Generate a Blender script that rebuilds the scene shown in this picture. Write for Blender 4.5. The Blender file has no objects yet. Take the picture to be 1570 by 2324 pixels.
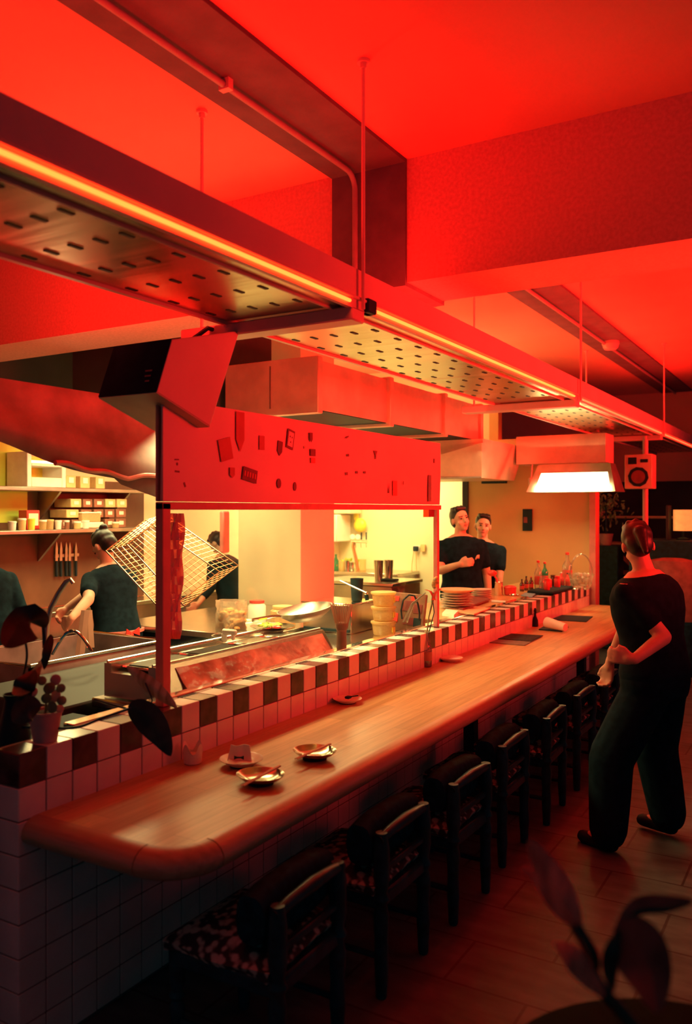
import bpy, math, random
from mathutils import Vector, Matrix, Euler
R = math.radians
PI = math.pi
sc = bpy.context.scene
COL = sc.collection
random.seed(7)

# ------------------------------------------------------------------ camera, world, lights, exposure
YAW, F, CX, HY, EYE = R(30.6), 1900.0, 785.0, 1157.0, 1.70
SN, CS = math.sin(YAW), math.cos(YAW)
cam_d = bpy.data.cameras.new('camera'); cam = bpy.data.objects.new('camera', cam_d); COL.objects.link(cam)
cam.location = (0, 0, EYE); cam.rotation_euler = (PI / 2, 0, YAW)
cam_d.sensor_fit = 'VERTICAL'; cam_d.sensor_height = 36; cam_d.sensor_width = 24
cam_d.lens = F / 2324 * 36; cam_d.shift_y = -5 / 2324; cam_d.clip_start = 0.05
cam_d.dof.use_dof = True; cam_d.dof.focus_distance = 4.6; cam_d.dof.aperture_fstop = 2.2
sc.camera = cam

world = bpy.data.worlds.new('night_room'); sc.world = world; world.use_nodes = True
world.node_tree.nodes['Background'].inputs[0].default_value = (0.02, 0.42, 0.62, 1)
world.node_tree.nodes['Background'].inputs[1].default_value = 0.07

RED = (1.0, 0.016, 0.010)
WARM = (1.0, 0.82, 0.33)

def area(name, loc, rot, size, power, color, spread=None):
    l = bpy.data.lights.new(name, 'AREA'); l.shape = 'RECTANGLE'; l.size, l.size_y = size
    l.energy = power; l.color = color
    if spread: l.spread = R(spread)
    o = bpy.data.objects.new(name, l); COL.objects.link(o); o.location = loc; o.rotation_euler = rot
    return o
# added unseen red fills above the hanging hood, aimed up to redden the ceiling
area('red_uplight', (-1.85, 2.5, 2.68), (PI, 0, 0), (0.25, 5.0), 35, RED)
area('red_uplight', (-1.85, 8.0, 2.68), (PI, 0, 0), (0.25, 6.0), 54, RED)
# red spill of the tubes along the outer lip of the hood
area('red_tube_spill', (-1.555, 7.2, 2.44), (0, R(-50), 0), (0.04, 5.0), 22, RED)
area('red_room_fill', (1.0, 6.2, 2.08), (0, R(98), 0), (0.5, 5.6), 165, RED, 84)  # added unseen fill from the aisle side, reddens board, ledge and counter front
area('red_canopy_uplight', (-3.6, 2.75, 2.30), (PI, 0, 0), (0.6, 0.9), 34, RED)  # added unseen fill above the near canopy, reddens the beam face and ceiling
# warm kitchen lights
area('kitchen_lamp', (-2.98, 4.15, 2.12), (0, 0, 0), (0.30, 1.8), 56, WARM, 130)
area('red_duct_fill', (-2.27, 4.8, 2.50), (0, R(88), 0), (0.04, 6.4), 22, RED)  # added unseen red strip inside the hood edge, brightens the duct
area('kitchen_lamp', (-4.5, 4.7, 2.28), (0, 0, 0), (0.5, 1.6), 46, WARM)
area('kitchen_lamp', (-4.5, 8.0, 2.5), (0, 0, 0), (1.2, 1.2), 150, WARM)
area('kitchen_lamp', (-2.75, 6.3, 2.25), (0, 0, 0), (0.3, 2.0), 7, WARM)

sc.view_settings.view_transform = 'Standard'; sc.view_settings.look = 'None'
sc.view_settings.exposure = 0.0; sc.view_settings.gamma = 1.0; sc.view_settings.use_curve_mapping = False

def at(u, v, Z=None, X=None, Y=None, d=None):
    """point of the room seen at a pixel of the photograph, on a plane of the room"""
    r = (u - CX) / F; q = (HY - v) / F
    D = Vector((r * CS - SN, r * SN + CS, q))
    if Z is not None: d = (Z - EYE) / D.z
    if X is not None: d = X / D.x
    if Y is not None: d = Y / D.y
    return Vector((0, 0, EYE)) + D * d

# ------------------------------------------------------------------ materials
def mat(name, col, rough=0.5, metal=0.0, var=0.12, vscale=14.0, bump=0.0, spec=0.5, emit=None, estr=0.0, stretch=None, col2=None, sheen=0.0):
    m = bpy.data.materials.new(name); m.use_nodes = True; nt = m.node_tree; n = nt.nodes; L = nt.links
    b = n['Principled BSDF']
    b.inputs['Roughness'].default_value = rough; b.inputs['Metallic'].default_value = metal
    b.inputs['Specular IOR Level'].default_value = spec
    tc = n.new('ShaderNodeTexCoord'); mp = n.new('ShaderNodeMapping'); no = n.new('ShaderNodeTexNoise')
    if stretch: mp.inputs['Scale'].default_value = stretch
    no.inputs['Scale'].default_value = vscale; no.inputs['Detail'].default_value = 4
    L.new(tc.outputs['Object'], mp.inputs[0]); L.new(mp.outputs[0], no.inputs['Vector'])
    mx = n.new('ShaderNodeMix'); mx.data_type = 'RGBA'
    c2 = col2 if col2 else tuple(max(0, c * (1 - 2.2 * var)) for c in col)
    mx.inputs[6].default_value = (*c2, 1)
    mx.inputs[7].default_value = (*(tuple(min(1, c * (1 + var)) for c in col) if not col2 else col), 1)
    cr = n.new('ShaderNodeMapRange'); cr.inputs[1].default_value = 0.35; cr.inputs[2].default_value = 0.65
    L.new(no.outputs['Fac'], cr.inputs[0]); L.new(cr.outputs[0], mx.inputs[0]); L.new(mx.outputs[2], b.inputs['Base Color'])
    if bump:
        bp = n.new('ShaderNodeBump'); bp.inputs['Strength'].default_value = bump; bp.inputs['Distance'].default_value = 0.01
        L.new(no.outputs['Fac'], bp.inputs['Height']); L.new(bp.outputs[0], b.inputs['Normal'])
    if emit:
        b.inputs['Emission Color'].default_value = (*emit, 1); b.inputs['Emission Strength'].default_value = estr
    return m

def clear_mat(name, tint=(1, 1, 1), gloss=0.10, body=0.0, body_col=(1, 1, 1)):
    """thin clear sheet: transparent, a little gloss, optional cloudy body"""
    m = bpy.data.materials.new(name); m.use_nodes = True; nt = m.node_tree; n = nt.nodes; L = nt.links
    n.remove(n['Principled BSDF']); out = n['Material Output']
    t = n.new('ShaderNodeBsdfTransparent'); t.inputs[0].default_value = (*tint, 1)
    g = n.new('ShaderNodeBsdfGlossy'); g.inputs['Roughness'].default_value = 0.06
    fr = n.new('ShaderNodeLayerWeight'); fr.inputs[0].default_value = 0.25
    mr = n.new('ShaderNodeMapRange'); mr.inputs[3].default_value = gloss * 0.4; mr.inputs[4].default_value = min(1, gloss * 5)
    L.new(fr.outputs['Fresnel'], mr.inputs[0])
    a = n.new('ShaderNodeMixShader'); L.new(mr.outputs[0], a.inputs[0]); L.new(t.outputs[0], a.inputs[1]); L.new(g.outputs[0], a.inputs[2])
    if body:
        d = n.new('ShaderNodeBsdfDiffuse'); d.inputs[0].default_value = (*body_col, 1)
        tr = n.new('ShaderNodeBsdfTranslucent'); tr.inputs[0].default_value = (*body_col, 1)
        dd = n.new('ShaderNodeMixShader'); dd.inputs[0].default_value = 0.4; L.new(d.outputs[0], dd.inputs[1]); L.new(tr.outputs[0], dd.inputs[2])
        no = n.new('ShaderNodeTexNoise'); no.inputs['Scale'].default_value = 12
        m2 = n.new('ShaderNodeMapRange'); m2.inputs[3].default_value = body * 0.7; m2.inputs[4].default_value = min(1, body * 1.3)
        L.new(no.outputs['Fac'], m2.inputs[0])
        s = n.new('ShaderNodeMixShader'); L.new(m2.outputs[0], s.inputs[0]); L.new(a.outputs[0], s.inputs[1]); L.new(dd.outputs[0], s.inputs[2])
        a = s
    L.new(a.outputs[0], out.inputs[0])
    return m

def wood_mat(name, c1, c2, axis='Y', rough=0.35, plank=0.0):
    m = bpy.data.materials.new(name); m.use_nodes = True; nt = m.node_tree; n = nt.nodes; L = nt.links
    b = n['Principled BSDF']; b.inputs['Roughness'].default_value = rough
    tc = n.new('ShaderNodeTexCoord'); mp = n.new('ShaderNodeMapping')
    s = {'Y': (14, 0.8, 14), 'X': (0.8, 14, 14), 'Z': (14, 14, 0.8)}[axis]
    mp.inputs['Scale'].default_value = s
    no = n.new('ShaderNodeTexNoise'); no.inputs['Scale'].default_value = 3.0; no.inputs['Detail'].default_value = 8; no.inputs['Roughness'].default_value = 0.6
    L.new(tc.outputs['Object'], mp.inputs[0]); L.new(mp.outputs[0], no.inputs['Vector'])
    mr = n.new('ShaderNodeMapRange'); mr.inputs[1].default_value = 0.3; mr.inputs[2].default_value = 0.7; L.new(no.outputs['Fac'], mr.inputs[0])
    mx = n.new('ShaderNodeMix'); mx.data_type = 'RGBA'; mx.inputs[6].default_value = (*c1, 1); mx.inputs[7].default_value = (*c2, 1)
    L.new(mr.outputs[0], mx.inputs[0]); last = mx.outputs[2]
    if plank:
        sp = n.new('ShaderNodeSeparateXYZ'); L.new(tc.outputs['Object'], sp.inputs[0])
        br = n.new('ShaderNodeTexBrick'); br.inputs['Scale'].default_value = 1.0
        mp2 = n.new('ShaderNodeMapping'); mp2.inputs['Rotation'].default_value = (0, 0, PI / 2)
        L.new(tc.outputs['Object'], mp2.inputs[0]); L.new(mp2.outputs[0], br.inputs['Vector'])
        br.inputs['Brick Width'].default_value = 0.7; br.inputs['Row Height'].default_value = plank; br.inputs['Mortar Size'].default_value = 0.0012
        br.inputs['Color1'].default_value = (1, 1, 1, 1); br.inputs['Color2'].default_value = (0.72, 0.72, 0.72, 1); br.inputs['Mortar'].default_value = (0.45, 0.45, 0.45, 1)
        mu = n.new('ShaderNodeMix'); mu.data_type = 'RGBA'; mu.blend_type = 'MULTIPLY'; mu.inputs[0].default_value = 0.8
        L.new(last, mu.inputs[6]); L.new(br.outputs['Color'], mu.inputs[7]); last = mu.outputs[2]
    L.new(last, b.inputs['Base Color'])
    bp = n.new('ShaderNodeBump'); bp.inputs['Strength'].default_value = 0.06; L.new(no.outputs['Fac'], bp.inputs['Height']); L.new(bp.outputs[0], b.inputs['Normal'])
    return m

def floor_mat():
    m = bpy.data.materials.new('worn_floor'); m.use_nodes = True; nt = m.node_tree; n = nt.nodes; L = nt.links
    b = n['Principled BSDF']; b.inputs['Roughness'].default_value = 0.55
    tc = n.new('ShaderNodeTexCoord'); br = n.new('ShaderNodeTexBrick')
    L.new(tc.outputs['Object'], br.inputs['Vector']); br.inputs['Scale'].default_value = 1
    br.inputs['Brick Width'].default_value = 0.62; br.inputs['Row Height'].default_value = 0.31; br.inputs['Mortar Size'].default_value = 0.006
    br.inputs['Color1'].default_value = (0.12, 0.13, 0.13, 1); br.inputs['Color2'].default_value = (0.09, 0.105, 0.105, 1); br.inputs['Mortar'].default_value = (0.04, 0.03, 0.032, 1)
    no = n.new('ShaderNodeTexNoise'); no.inputs['Scale'].default_value = 5; no.inputs['Detail'].default_value = 8
    mp = n.new('ShaderNodeMapping'); mp.inputs['Scale'].default_value = (1, 3, 1); L.new(tc.outputs['Object'], mp.inputs[0]); L.new(mp.outputs[0], no.inputs['Vector'])
    mr = n.new('ShaderNodeMapRange'); mr.inputs[1].default_value = 0.3; mr.inputs[2].default_value = 0.7; mr.inputs[3].default_value = 0.55; mr.inputs[4].default_value = 1.15
    L.new(no.outputs['Fac'], mr.inputs[0])
    mu = n.new('ShaderNodeMix'); mu.data_type = 'RGBA'; mu.blend_type = 'MULTIPLY'; mu.inputs[0].default_value = 1
    L.new(br.outputs['Color'], mu.inputs[6]); L.new(mr.outputs[0], mu.inputs[7]); L.new(mu.outputs[2], b.inputs['Base Color'])
    bp = n.new('ShaderNodeBump'); bp.inputs['Strength'].default_value = 0.15; L.new(no.outputs['Fac'], bp.inputs['Height']); L.new(bp.outputs[0], b.inputs['Normal'])
    return m

def floral_mat():
    m = bpy.data.materials.new('floral_cushion'); m.use_nodes = True; nt = m.node_tree; n = nt.nodes; L = nt.links
    b = n['Principled BSDF']; b.inputs['Roughness'].default_value = 0.8
    tc = n.new('ShaderNodeTexCoord'); vo = n.new('ShaderNodeTexVoronoi'); vo.inputs['Scale'].default_value = 40; vo.feature = 'SMOOTH_F1'
    no = n.new('ShaderNodeTexNoise'); no.inputs['Scale'].default_value = 22; no.inputs['Detail'].default_value = 3
    L.new(tc.outputs['Object'], vo.inputs['Vector']); L.new(tc.outputs['Object'], no.inputs['Vector'])
    ad = n.new('ShaderNodeMath'); ad.operation = 'ADD'; L.new(vo.outputs['Distance'], ad.inputs[0]); L.new(no.outputs['Fac'], ad.inputs[1])
    cr = n.new('ShaderNodeValToRGB'); cr.color_ramp.elements[0].position = 0.78; cr.color_ramp.elements[0].color = (0.62, 0.5, 0.42, 1)
    cr.color_ramp.elements[1].position = 0.95; cr.color_ramp.elements[1].color = (0.04, 0.03, 0.035, 1)
    L.new(ad.outputs[0], cr.inputs[0]); L.new(cr.outputs[0], b.inputs['Base Color'])
    return m

M = dict(
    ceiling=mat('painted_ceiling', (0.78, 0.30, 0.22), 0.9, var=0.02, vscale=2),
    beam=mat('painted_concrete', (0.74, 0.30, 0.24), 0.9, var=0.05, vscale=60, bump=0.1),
    steelplate=mat('dull_steel_plate', (0.13, 0.10, 0.12), 0.8, var=0.08, vscale=8),
    redmetal=mat('painted_sheet_metal', (0.74, 0.40, 0.36), 0.42, var=0.04, vscale=3, spec=0.4),
    duct=mat('galvanised_duct', (0.70, 0.46, 0.34), 0.45, 0.25, var=0.08, vscale=5),
    stainless=mat('brushed_stainless', (0.62, 0.58, 0.50), 0.24, 1.0, var=0.05, vscale=4, stretch=(1, 8, 1)),
    dullsteel=mat('dull_stainless', (0.50, 0.44, 0.38), 0.38, 1.0, var=0.1, vscale=5),
    chrome=mat('chrome', (0.85, 0.80, 0.70), 0.10, 1.0, var=0.02),
    hoodsheet=mat('hood_sheet_steel', (0.50, 0.44, 0.27), 0.27, 1.0, var=0.04, vscale=2.2, bump=1.0, stretch=(0.15, 1.6, 1)),
    conduit=mat('conduit_paint', (0.30, 0.24, 0.24), 0.5, var=0.05),
    canopy=mat('smoked_canopy_metal', (0.26, 0.20, 0.19), 0.5, 0.3, var=0.2, vscale=4),
    matblack=mat('matt_black', (0.006, 0.022, 0.030), 0.9, spec=0.04),
    slot=mat('slot_black', (0.012, 0.012, 0.014), 0.6, var=0.02),
    tile=mat('cream_glazed_tile', (0.80, 0.70, 0.63), 0.22, var=0.04, vscale=6),
    darktile=mat('brown_glazed_tile', (0.085, 0.045, 0.045), 0.2, var=0.25, vscale=12),
    grout=mat('grout', (0.17, 0.11, 0.10), 0.9, var=0.05),
    counter=wood_mat('counter_wood', (0.50, 0.27, 0.10), (0.72, 0.43, 0.18), 'Y', 0.34, plank=0.085),
    band=wood_mat('counter_edge_wood', (0.50, 0.29, 0.16), (0.62, 0.39, 0.23), 'Y', 0.30),
    bandx=wood_mat('counter_end_wood', (0.36, 0.20, 0.11), (0.54, 0.33, 0.19), 'X', 0.36),
    blackwood=mat('black_stained_wood', (0.012, 0.060, 0.080), 0.34, var=0.2, vscale=20, spec=0.3),
    leather=mat('black_leather', (0.008, 0.050, 0.065), 0.75, var=0.2, vscale=30, bump=0.2, spec=0.06),
    floral=floral_mat(),
    floor=floor_mat(),
    wallcream=mat('cream_wall_paint', (0.84, 0.78, 0.52), 0.85, var=0.03, vscale=2),
    wallorange=mat('ochre_wall_paint', (0.64, 0.40, 0.17), 0.85, var=0.04, vscale=2),
    wallgreen=mat('lime_wall_paint', (0.60, 0.75, 0.10), 0.8, var=0.05, vscale=2),
    walldark=mat('dark_wall_paint', (0.030, 0.034, 0.040), 0.8, var=0.1, vscale=3),
    white=mat('white_plastic', (0.86, 0.84, 0.76), 0.4, var=0.03),
    whiteemit=mat('lamp_diffuser', (1, 0.95, 0.8), 0.5, emit=(1.0, 0.85, 0.48), estr=2.6),
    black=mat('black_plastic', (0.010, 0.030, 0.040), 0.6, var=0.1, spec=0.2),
    blackcloth=mat('black_cloth', (0.006, 0.022, 0.034), 0.95, var=0.15, vscale=25, spec=0.1),
    skin=mat('skin', (0.66, 0.40, 0.27), 0.55, var=0.05, vscale=10),
    hair=mat('black_hair', (0.010, 0.010, 0.012), 0.45, var=0.2, vscale=60, stretch=(1, 1, 0.2)),
    lip=mat('lip', (0.5, 0.18, 0.14), 0.5, var=0.05),
    speakerwood=mat('plywood', (0.52, 0.36, 0.26), 0.6, var=0.05, vscale=6),
    acrylic=mat('red_acrylic_sheet', (0.86, 0.42, 0.36), 0.16, var=0.03, vscale=3, bump=0.06),
    framered=mat('red_painted_frame', (0.66, 0.22, 0.18), 0.4, var=0.05),
    stickdark=mat('sticker_dark', (0.20, 0.03, 0.03), 0.5, var=0.1),
    stickmid=mat('sticker_faded', (0.55, 0.07, 0.05), 0.5, var=0.05),
    sticklight=mat('sticker_pale', (0.85, 0.35, 0.25), 0.5, var=0.05),
    terracotta=mat('plain_clay_pot', (0.62, 0.36, 0.32), 0.7, var=0.06),
    soil=mat('potting_soil', (0.03, 0.02, 0.016), 0.95, var=0.3, vscale=60, bump=0.5),
    leaf=mat('dark_leaf', (0.018, 0.030, 0.020), 0.45, var=0.3, vscale=20),
    leafgreen=mat('dusty_green_leaf', (0.20, 0.26, 0.12), 0.5, var=0.2, vscale=20),
    leafpale=mat('variegated_leaf', (0.72, 0.66, 0.36), 0.5, var=0.1, vscale=9, col2=(0.24, 0.23, 0.10), stretch=(6, 1, 1)),
    spathe=mat('pale_spathe', (0.85, 0.20, 0.13), 0.6, var=0.18, vscale=18, stretch=(5, 1, 1)),
    ceramic=mat('cream_ceramic', (0.82, 0.70, 0.58), 0.25, var=0.03),
    brass=mat('polished_metal_dish', (0.52, 0.46, 0.34), 0.18, 1.0, var=0.03),
    paper=mat('cream_paper', (0.88, 0.78, 0.62), 0.8, var=0.03),
    chop=mat('chopstick_wood', (0.72, 0.38, 0.20), 0.5, var=0.05),
    wax=mat('candle_wax', (0.95, 0.85, 0.55), 0.5, emit=(1, 0.62, 0.2), estr=0.5),
    amber=mat('brown_bottle_glass', (0.09, 0.035, 0.015), 0.08, var=0.1, spec=0.8),
    greenglass=mat('green_bottle_glass', (0.03, 0.16, 0.07), 0.08, var=0.1, spec=0.8),
    redplastic=mat('red_plastic', (0.75, 0.06, 0.05), 0.3, var=0.05),
    bluepaper=mat('blue_paper', (0.20, 0.42, 0.55), 0.5, var=0.05),
    brownplastic=mat('brown_box_plastic', (0.24, 0.10, 0.06), 0.45, var=0.1),
    tanplastic=mat('tan_box_plastic', (0.72, 0.50, 0.22), 0.5, var=0.06),
    food=mat('orange_food', (0.72, 0.36, 0.12), 0.5, var=0.3, vscale=40, bump=0.3),
    lime=mat('lime_food', (0.50, 0.70, 0.05), 0.5, var=0.2, vscale=40),
    yellow=mat('yellow_plastic', (0.85, 0.70, 0.08), 0.4, var=0.05),
    dryleaf=mat('dry_leaf', (0.14, 0.09, 0.08), 0.7, var=0.2, vscale=12, spec=0.1),
    copper=mat('copper_wire', (0.72, 0.42, 0.22), 0.3, 0.9, var=0.05),
    bamboo=mat('bamboo', (0.42, 0.20, 0.12), 0.6, var=0.1, vscale=40, stretch=(1, 1, 0.2)),
    glass=clear_mat('window_glass', (0.97, 0.95, 0.92), 0.05),
    bottleglass=clear_mat('clear_bottle_glass', (0.85, 0.85, 0.80), 0.22, 0.16, (0.9, 0.8, 0.6)),
    film=clear_mat('clear_plastic_film', (0.95, 0.92, 0.85), 0.25, 0.35, (0.9, 0.8, 0.65)),
    redfilm=clear_mat('red_plastic_film', (1.0, 0.4, 0.3), 0.3, 0.45, (0.9, 0.12, 0.08)),
    tub=clear_mat('cloudy_tub_plastic', (0.95, 0.85, 0.6), 0.12, 0.62, (0.92, 0.72, 0.38)),
    led=mat('led_tube_near', (1, 0.6, 0.3), 0.4, emit=(1.0, 0.045, 0.006), estr=13.0),
    led2=mat('led_tube_far', (1, 0.3, 0.2), 0.4, emit=(1.0, 0.035, 0.010), estr=8.5),
    lampglow=mat('lit_lampshade', (1, 0.7, 0.4), 0.6, emit=(1.0, 0.34, 0.07), estr=0.8),
)

# ------------------------------------------------------------------ mesh helpers
class MB:
    """collects shapes, builds them as ONE mesh object"""
    def __init__(s): s.v = []; s.f = []; s.m = []
    def add(s, vs, fs, mi=0):
        o = len(s.v); s.v += [Vector(p) for p in vs]; s.f += [tuple(i + o for i in f) for f in fs]; s.m += [mi] * len(fs); return s
    def box(s, a, b, mi=0):
        x0, y0, z0 = a; x1, y1, z1 = b
        vs = [(x, y, z) for z in (z0, z1) for y in (y0, y1) for x in (x0, x1)]
        return s.add(vs, [(0, 2, 3, 1), (4, 5, 7, 6), (0, 1, 5, 4), (2, 6, 7, 3), (0, 4, 6, 2), (1, 3, 7, 5)], mi)
    def bbox(s, a, b, c=0.008, mi=0):
        """box with chamfered edges"""
        lo = [min(p, q) for p, q in zip(a, b)]; hi = [max(p, q) for p, q in zip(a, b)]
        c = min(c, *[(h - l) * 0.45 for l, h in zip(lo, hi)])
        idx = {}; vs = []
        for sx in (0, 1):
            for sy in (0, 1):
                for sz in (0, 1):
                    for ax in range(3):
                        p = []
                        for k, sg in enumerate((sx, sy, sz)):
                            base = hi[k] if sg else lo[k]; inn = -c if sg else c
                            p.append(base if k == ax else base + inn)
                        idx[(sx, sy, sz, ax)] = len(vs); vs.append(p)
        fs = []
        for ax in range(3):
            o1, o2 = [k for k in range(3) if k != ax]
            for sg in (0, 1):
                q = []
                for (p1, p2) in ((0, 0), (1, 0), (1, 1), (0, 1)):
                    k = [0, 0, 0]; k[ax] = sg; k[o1] = p1; k[o2] = p2; q.append(idx[(*k, ax)])
                fs.append(tuple(q))
            for p1 in (0, 1):
                for p2 in (0, 1):
                    k0 = [0, 0, 0]; k0[o1] = p1; k0[o2] = p2; k1 = list(k0); k1[ax] = 1
                    fs.append((idx[(*k0, o1)], idx[(*k0, o2)], idx[(*k1, o2)], idx[(*k1, o1)]))
        for sx in (0, 1):
            for sy in (0, 1):
                for sz in (0, 1): fs.append(tuple(idx[(sx, sy, sz, k)] for k in range(3)))
        return s.add(vs, fs, mi)
    def prism(s, poly, off, mi=0):
        """poly: list of 3D points, extruded by vector off"""
        n = len(poly); off = Vector(off); vs = [Vector(p) for p in poly] + [Vector(p) + off for p in poly]
        return s.add(vs, [tuple(range(n))[::-1], tuple(range(n, 2 * n))] + [(i, (i + 1) % n, n + (i + 1) % n, n + i) for i in range(n)], mi)
    def rings(s, rs, caps=True, mi=0, closed=False):
        n = len(rs[0]); o = len(s.v); fs = []
        vs = [p for r in rs for p in r]
        for k in range(len(rs) - (0 if closed else 1)):
            k2 = (k + 1) % len(rs)
            for i in range(n): fs.append((k * n + i, k * n + (i + 1) % n, k2 * n + (i + 1) % n, k2 * n + i))
        if caps and not closed: fs += [tuple(range(n))[::-1], tuple((len(rs) - 1) * n + i for i in range(n))]
        return s.add(vs, fs, mi)
    def lathe(s, prof, c=(0, 0, 0), n=24, mi=0, caps=True, sx=1, sy=1):
        c = Vector(c)
        return s.rings([[c + Vector((r * sx * math.cos(2 * PI * i / n), r * sy * math.sin(2 * PI * i / n), z)) for i in range(n)] for r, z in prof], caps, mi)
    def tube(s, path, rad, n=8, mi=0, closed=False):
        P = [Vector(p) for p in path]; rr = rad if isinstance(rad, (list, tuple)) else [rad] * len(P); rs = []
        ref = Vector((0.13, 0.21, 1)).normalized(); prev = None
        for i, p in enumerate(P):
            t = (P[min(i + 1, len(P) - 1)] - P[max(i - 1, 0)]) if not closed else (P[(i + 1) % len(P)] - P[i - 1])
            t.normalize()
            a = (prev - t * prev.dot(t)) if prev else t.cross(ref)
            if a.length < 1e-5: a = t.cross(Vector((1, 0, 0)))
            a.normalize(); prev = a; b = t.cross(a)
            rs.append([p + (a * math.cos(2 * PI * k / n) + b * math.sin(2 * PI * k / n)) * rr[i] for k in range(n)])
        return s.rings(rs, True, mi, closed)
    def ball(s, c, r, n=14, mi=0, rot=None):
        r = r if isinstance(r, (tuple, list)) else (r, r, r); c = Vector(c); rs = []
        for j in range(1, n // 2):
            a = PI * j / (n // 2)
            ring = []
            for i in range(n):
                p = Vector((r[0] * math.sin(a) * math.cos(2 * PI * i / n), r[1] * math.sin(a) * math.sin(2 * PI * i / n), -r[2] * math.cos(a)))
                ring.append(c + (rot @ p if rot else p))
            rs.append(ring)
        m = len(rs) * n; bt = Vector((0, 0, -r[2])); tp = Vector((0, 0, r[2]))
        if rot: bt = rot @ bt; tp = rot @ tp
        o = len(s.v); s.rings(rs, False, mi)
        s.v += [c + bt, c + tp]
        s.f += [(o + (i + 1) % n, o + i, o + m) for i in range(n)] + [(o + m - n + i, o + m - n + (i + 1) % n, o + m + 1) for i in range(n)]
        s.m += [mi] * (2 * n); return s
    def cap(s, p0, r0, p1, r1, n=12):
        """tapered limb with round ends"""
        p0 = Vector(p0); p1 = Vector(p1); t = (p1 - p0).normalized()
        s.tube([p0 - t * r0 * 0.9, p0 - t * r0 * 0.6, p0, p0.lerp(p1, 0.5), p1, p1 + t * r1 * 0.6, p1 + t * r1 * 0.9],
               [r0 * 0.35, r0 * 0.78, r0, (r0 + r1) * 0.51, r1, r1 * 0.78, r1 * 0.35], n); return s
    def sheet(s, rows, th=0.0015, mi=0):
        """grid of points given a real thickness"""
        nr, nc = len(rows), len(rows[0]); P = [[Vector(p) for p in r] for r in rows]
        vs = []; N = []
        for i in range(nr):
            for j in range(nc):
                du = P[min(i + 1, nr - 1)][j] - P[max(i - 1, 0)][j]; dv = P[i][min(j + 1, nc - 1)] - P[i][max(j - 1, 0)]
                k = du.cross(dv); k = k.normalized() if k.length > 1e-9 else Vector((0, 0, 1)); N.append(k)
        top = [P[i][j] + N[i * nc + j] * th / 2 for i in range(nr) for j in range(nc)]
        bot = [P[i][j] - N[i * nc + j] * th / 2 for i in range(nr) for j in range(nc)]
        q = nr * nc; fs = []
        for i in range(nr - 1):
            for j in range(nc - 1):
                a = i * nc + j; fs += [(a, a + 1, a + nc + 1, a + nc), (q + a, q + a + nc, q + a + nc + 1, q + a + 1)]
        ed = [j for j in range(nc)] + [i * nc + nc - 1 for i in range(1, nr)] + [(nr - 1) * nc + j for j in range(nc - 2, -1, -1)] + [i * nc for i in range(nr - 2, 0, -1)]
        for a, b in zip(ed, ed[1:] + ed[:1]): fs.append((b, a, q + a, q + b))
        return s.add(top + bot, fs, mi)
    def xf(s, mtx, start=0):
        for i in range(start, len(s.v)): s.v[i] = mtx @ s.v[i]
        return s
    def build(s, name, mats, parent=None, world=False, smooth=40, bevel=0, remesh=0, sub=0, post_smooth=0):
        me = bpy.data.meshes.new(name)
        vs = s.v
        if world and parent is not None:
            inv = Matrix.LocRotScale(parent.location, parent.rotation_euler, None).inverted(); vs = [inv @ v for v in vs]
        me.from_pydata(vs, [], s.f)
        mats = mats if isinstance(mats, (list, tuple)) else [mats]
        for m in mats: me.materials.append(m)
        me.polygons.foreach_set('material_index', s.m)
        o = bpy.data.objects.new(name, me); COL.objects.link(o)
        if remesh or sub:
            if remesh:
                md = o.modifiers.new('r', 'REMESH'); md.mode = 'VOXEL'; md.voxel_size = remesh
                if post_smooth: ms = o.modifiers.new('s', 'SMOOTH'); ms.iterations = post_smooth; ms.factor = 0.5
            if sub: md = o.modifiers.new('u', 'SUBSURF'); md.levels = sub; md.render_levels = sub
            dg = bpy.context.evaluated_depsgraph_get(); nm = bpy.data.meshes.new_from_object(o.evaluated_get(dg)); nm.name = name
            o.modifiers.clear(); o.data = nm; bpy.data.meshes.remove(me); me = nm
            if not me.materials:
                for m in mats: me.materials.append(m)
            smooth = 180
        import bmesh
        bm = bmesh.new(); bm.from_mesh(me); bmesh.ops.recalc_face_normals(bm, faces=bm.faces); bm.to_mesh(me); bm.free()
        if smooth:
            me.polygons.foreach_set('use_smooth', [True] * len(me.polygons))
            if smooth < 180: me.set_sharp_from_angle(angle=R(smooth))
        if bevel:
            b = o.modifiers.new('bevel', 'BEVEL'); b.width = bevel; b.segments = 2; b.limit_method = 'ANGLE'
        if parent is not None: o.parent = parent
        return o

def tag(o, label, cat, group=None, kind=None):
    o['label'] = label; o['category'] = cat
    if group: o['group'] = group
    if kind: o['kind'] = kind
    return o
def struct(o, label=None):
    o['kind'] = 'structure'
    if label: o['label'] = label; o['category'] = label.split()[-1] if False else o.name.split('_')[0]
    return o
def thing(name, label, cat, loc=(0, 0, 0), rz=0.0, group=None):
    o = bpy.data.objects.new(name, None); COL.objects.link(o); o.location = loc; o.rotation_euler = (0, 0, rz); o.empty_display_size = 0.05
    return tag(o, label, cat, group)
def dup(root, loc, rz=None, label=None, group=None):
    r = root.copy(); COL.objects.link(r); r.location = loc
    if rz is not None: r.rotation_euler = (0, 0, rz)
    if label: r['label'] = label
    if group: r['group'] = group
    def rec(a, b):
        for ch in [x for x in bpy.data.objects if x.parent == a]:
            c = ch.copy(); COL.objects.link(c); c.parent = b; rec(ch, c)
    rec(root, r)
    return r
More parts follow.
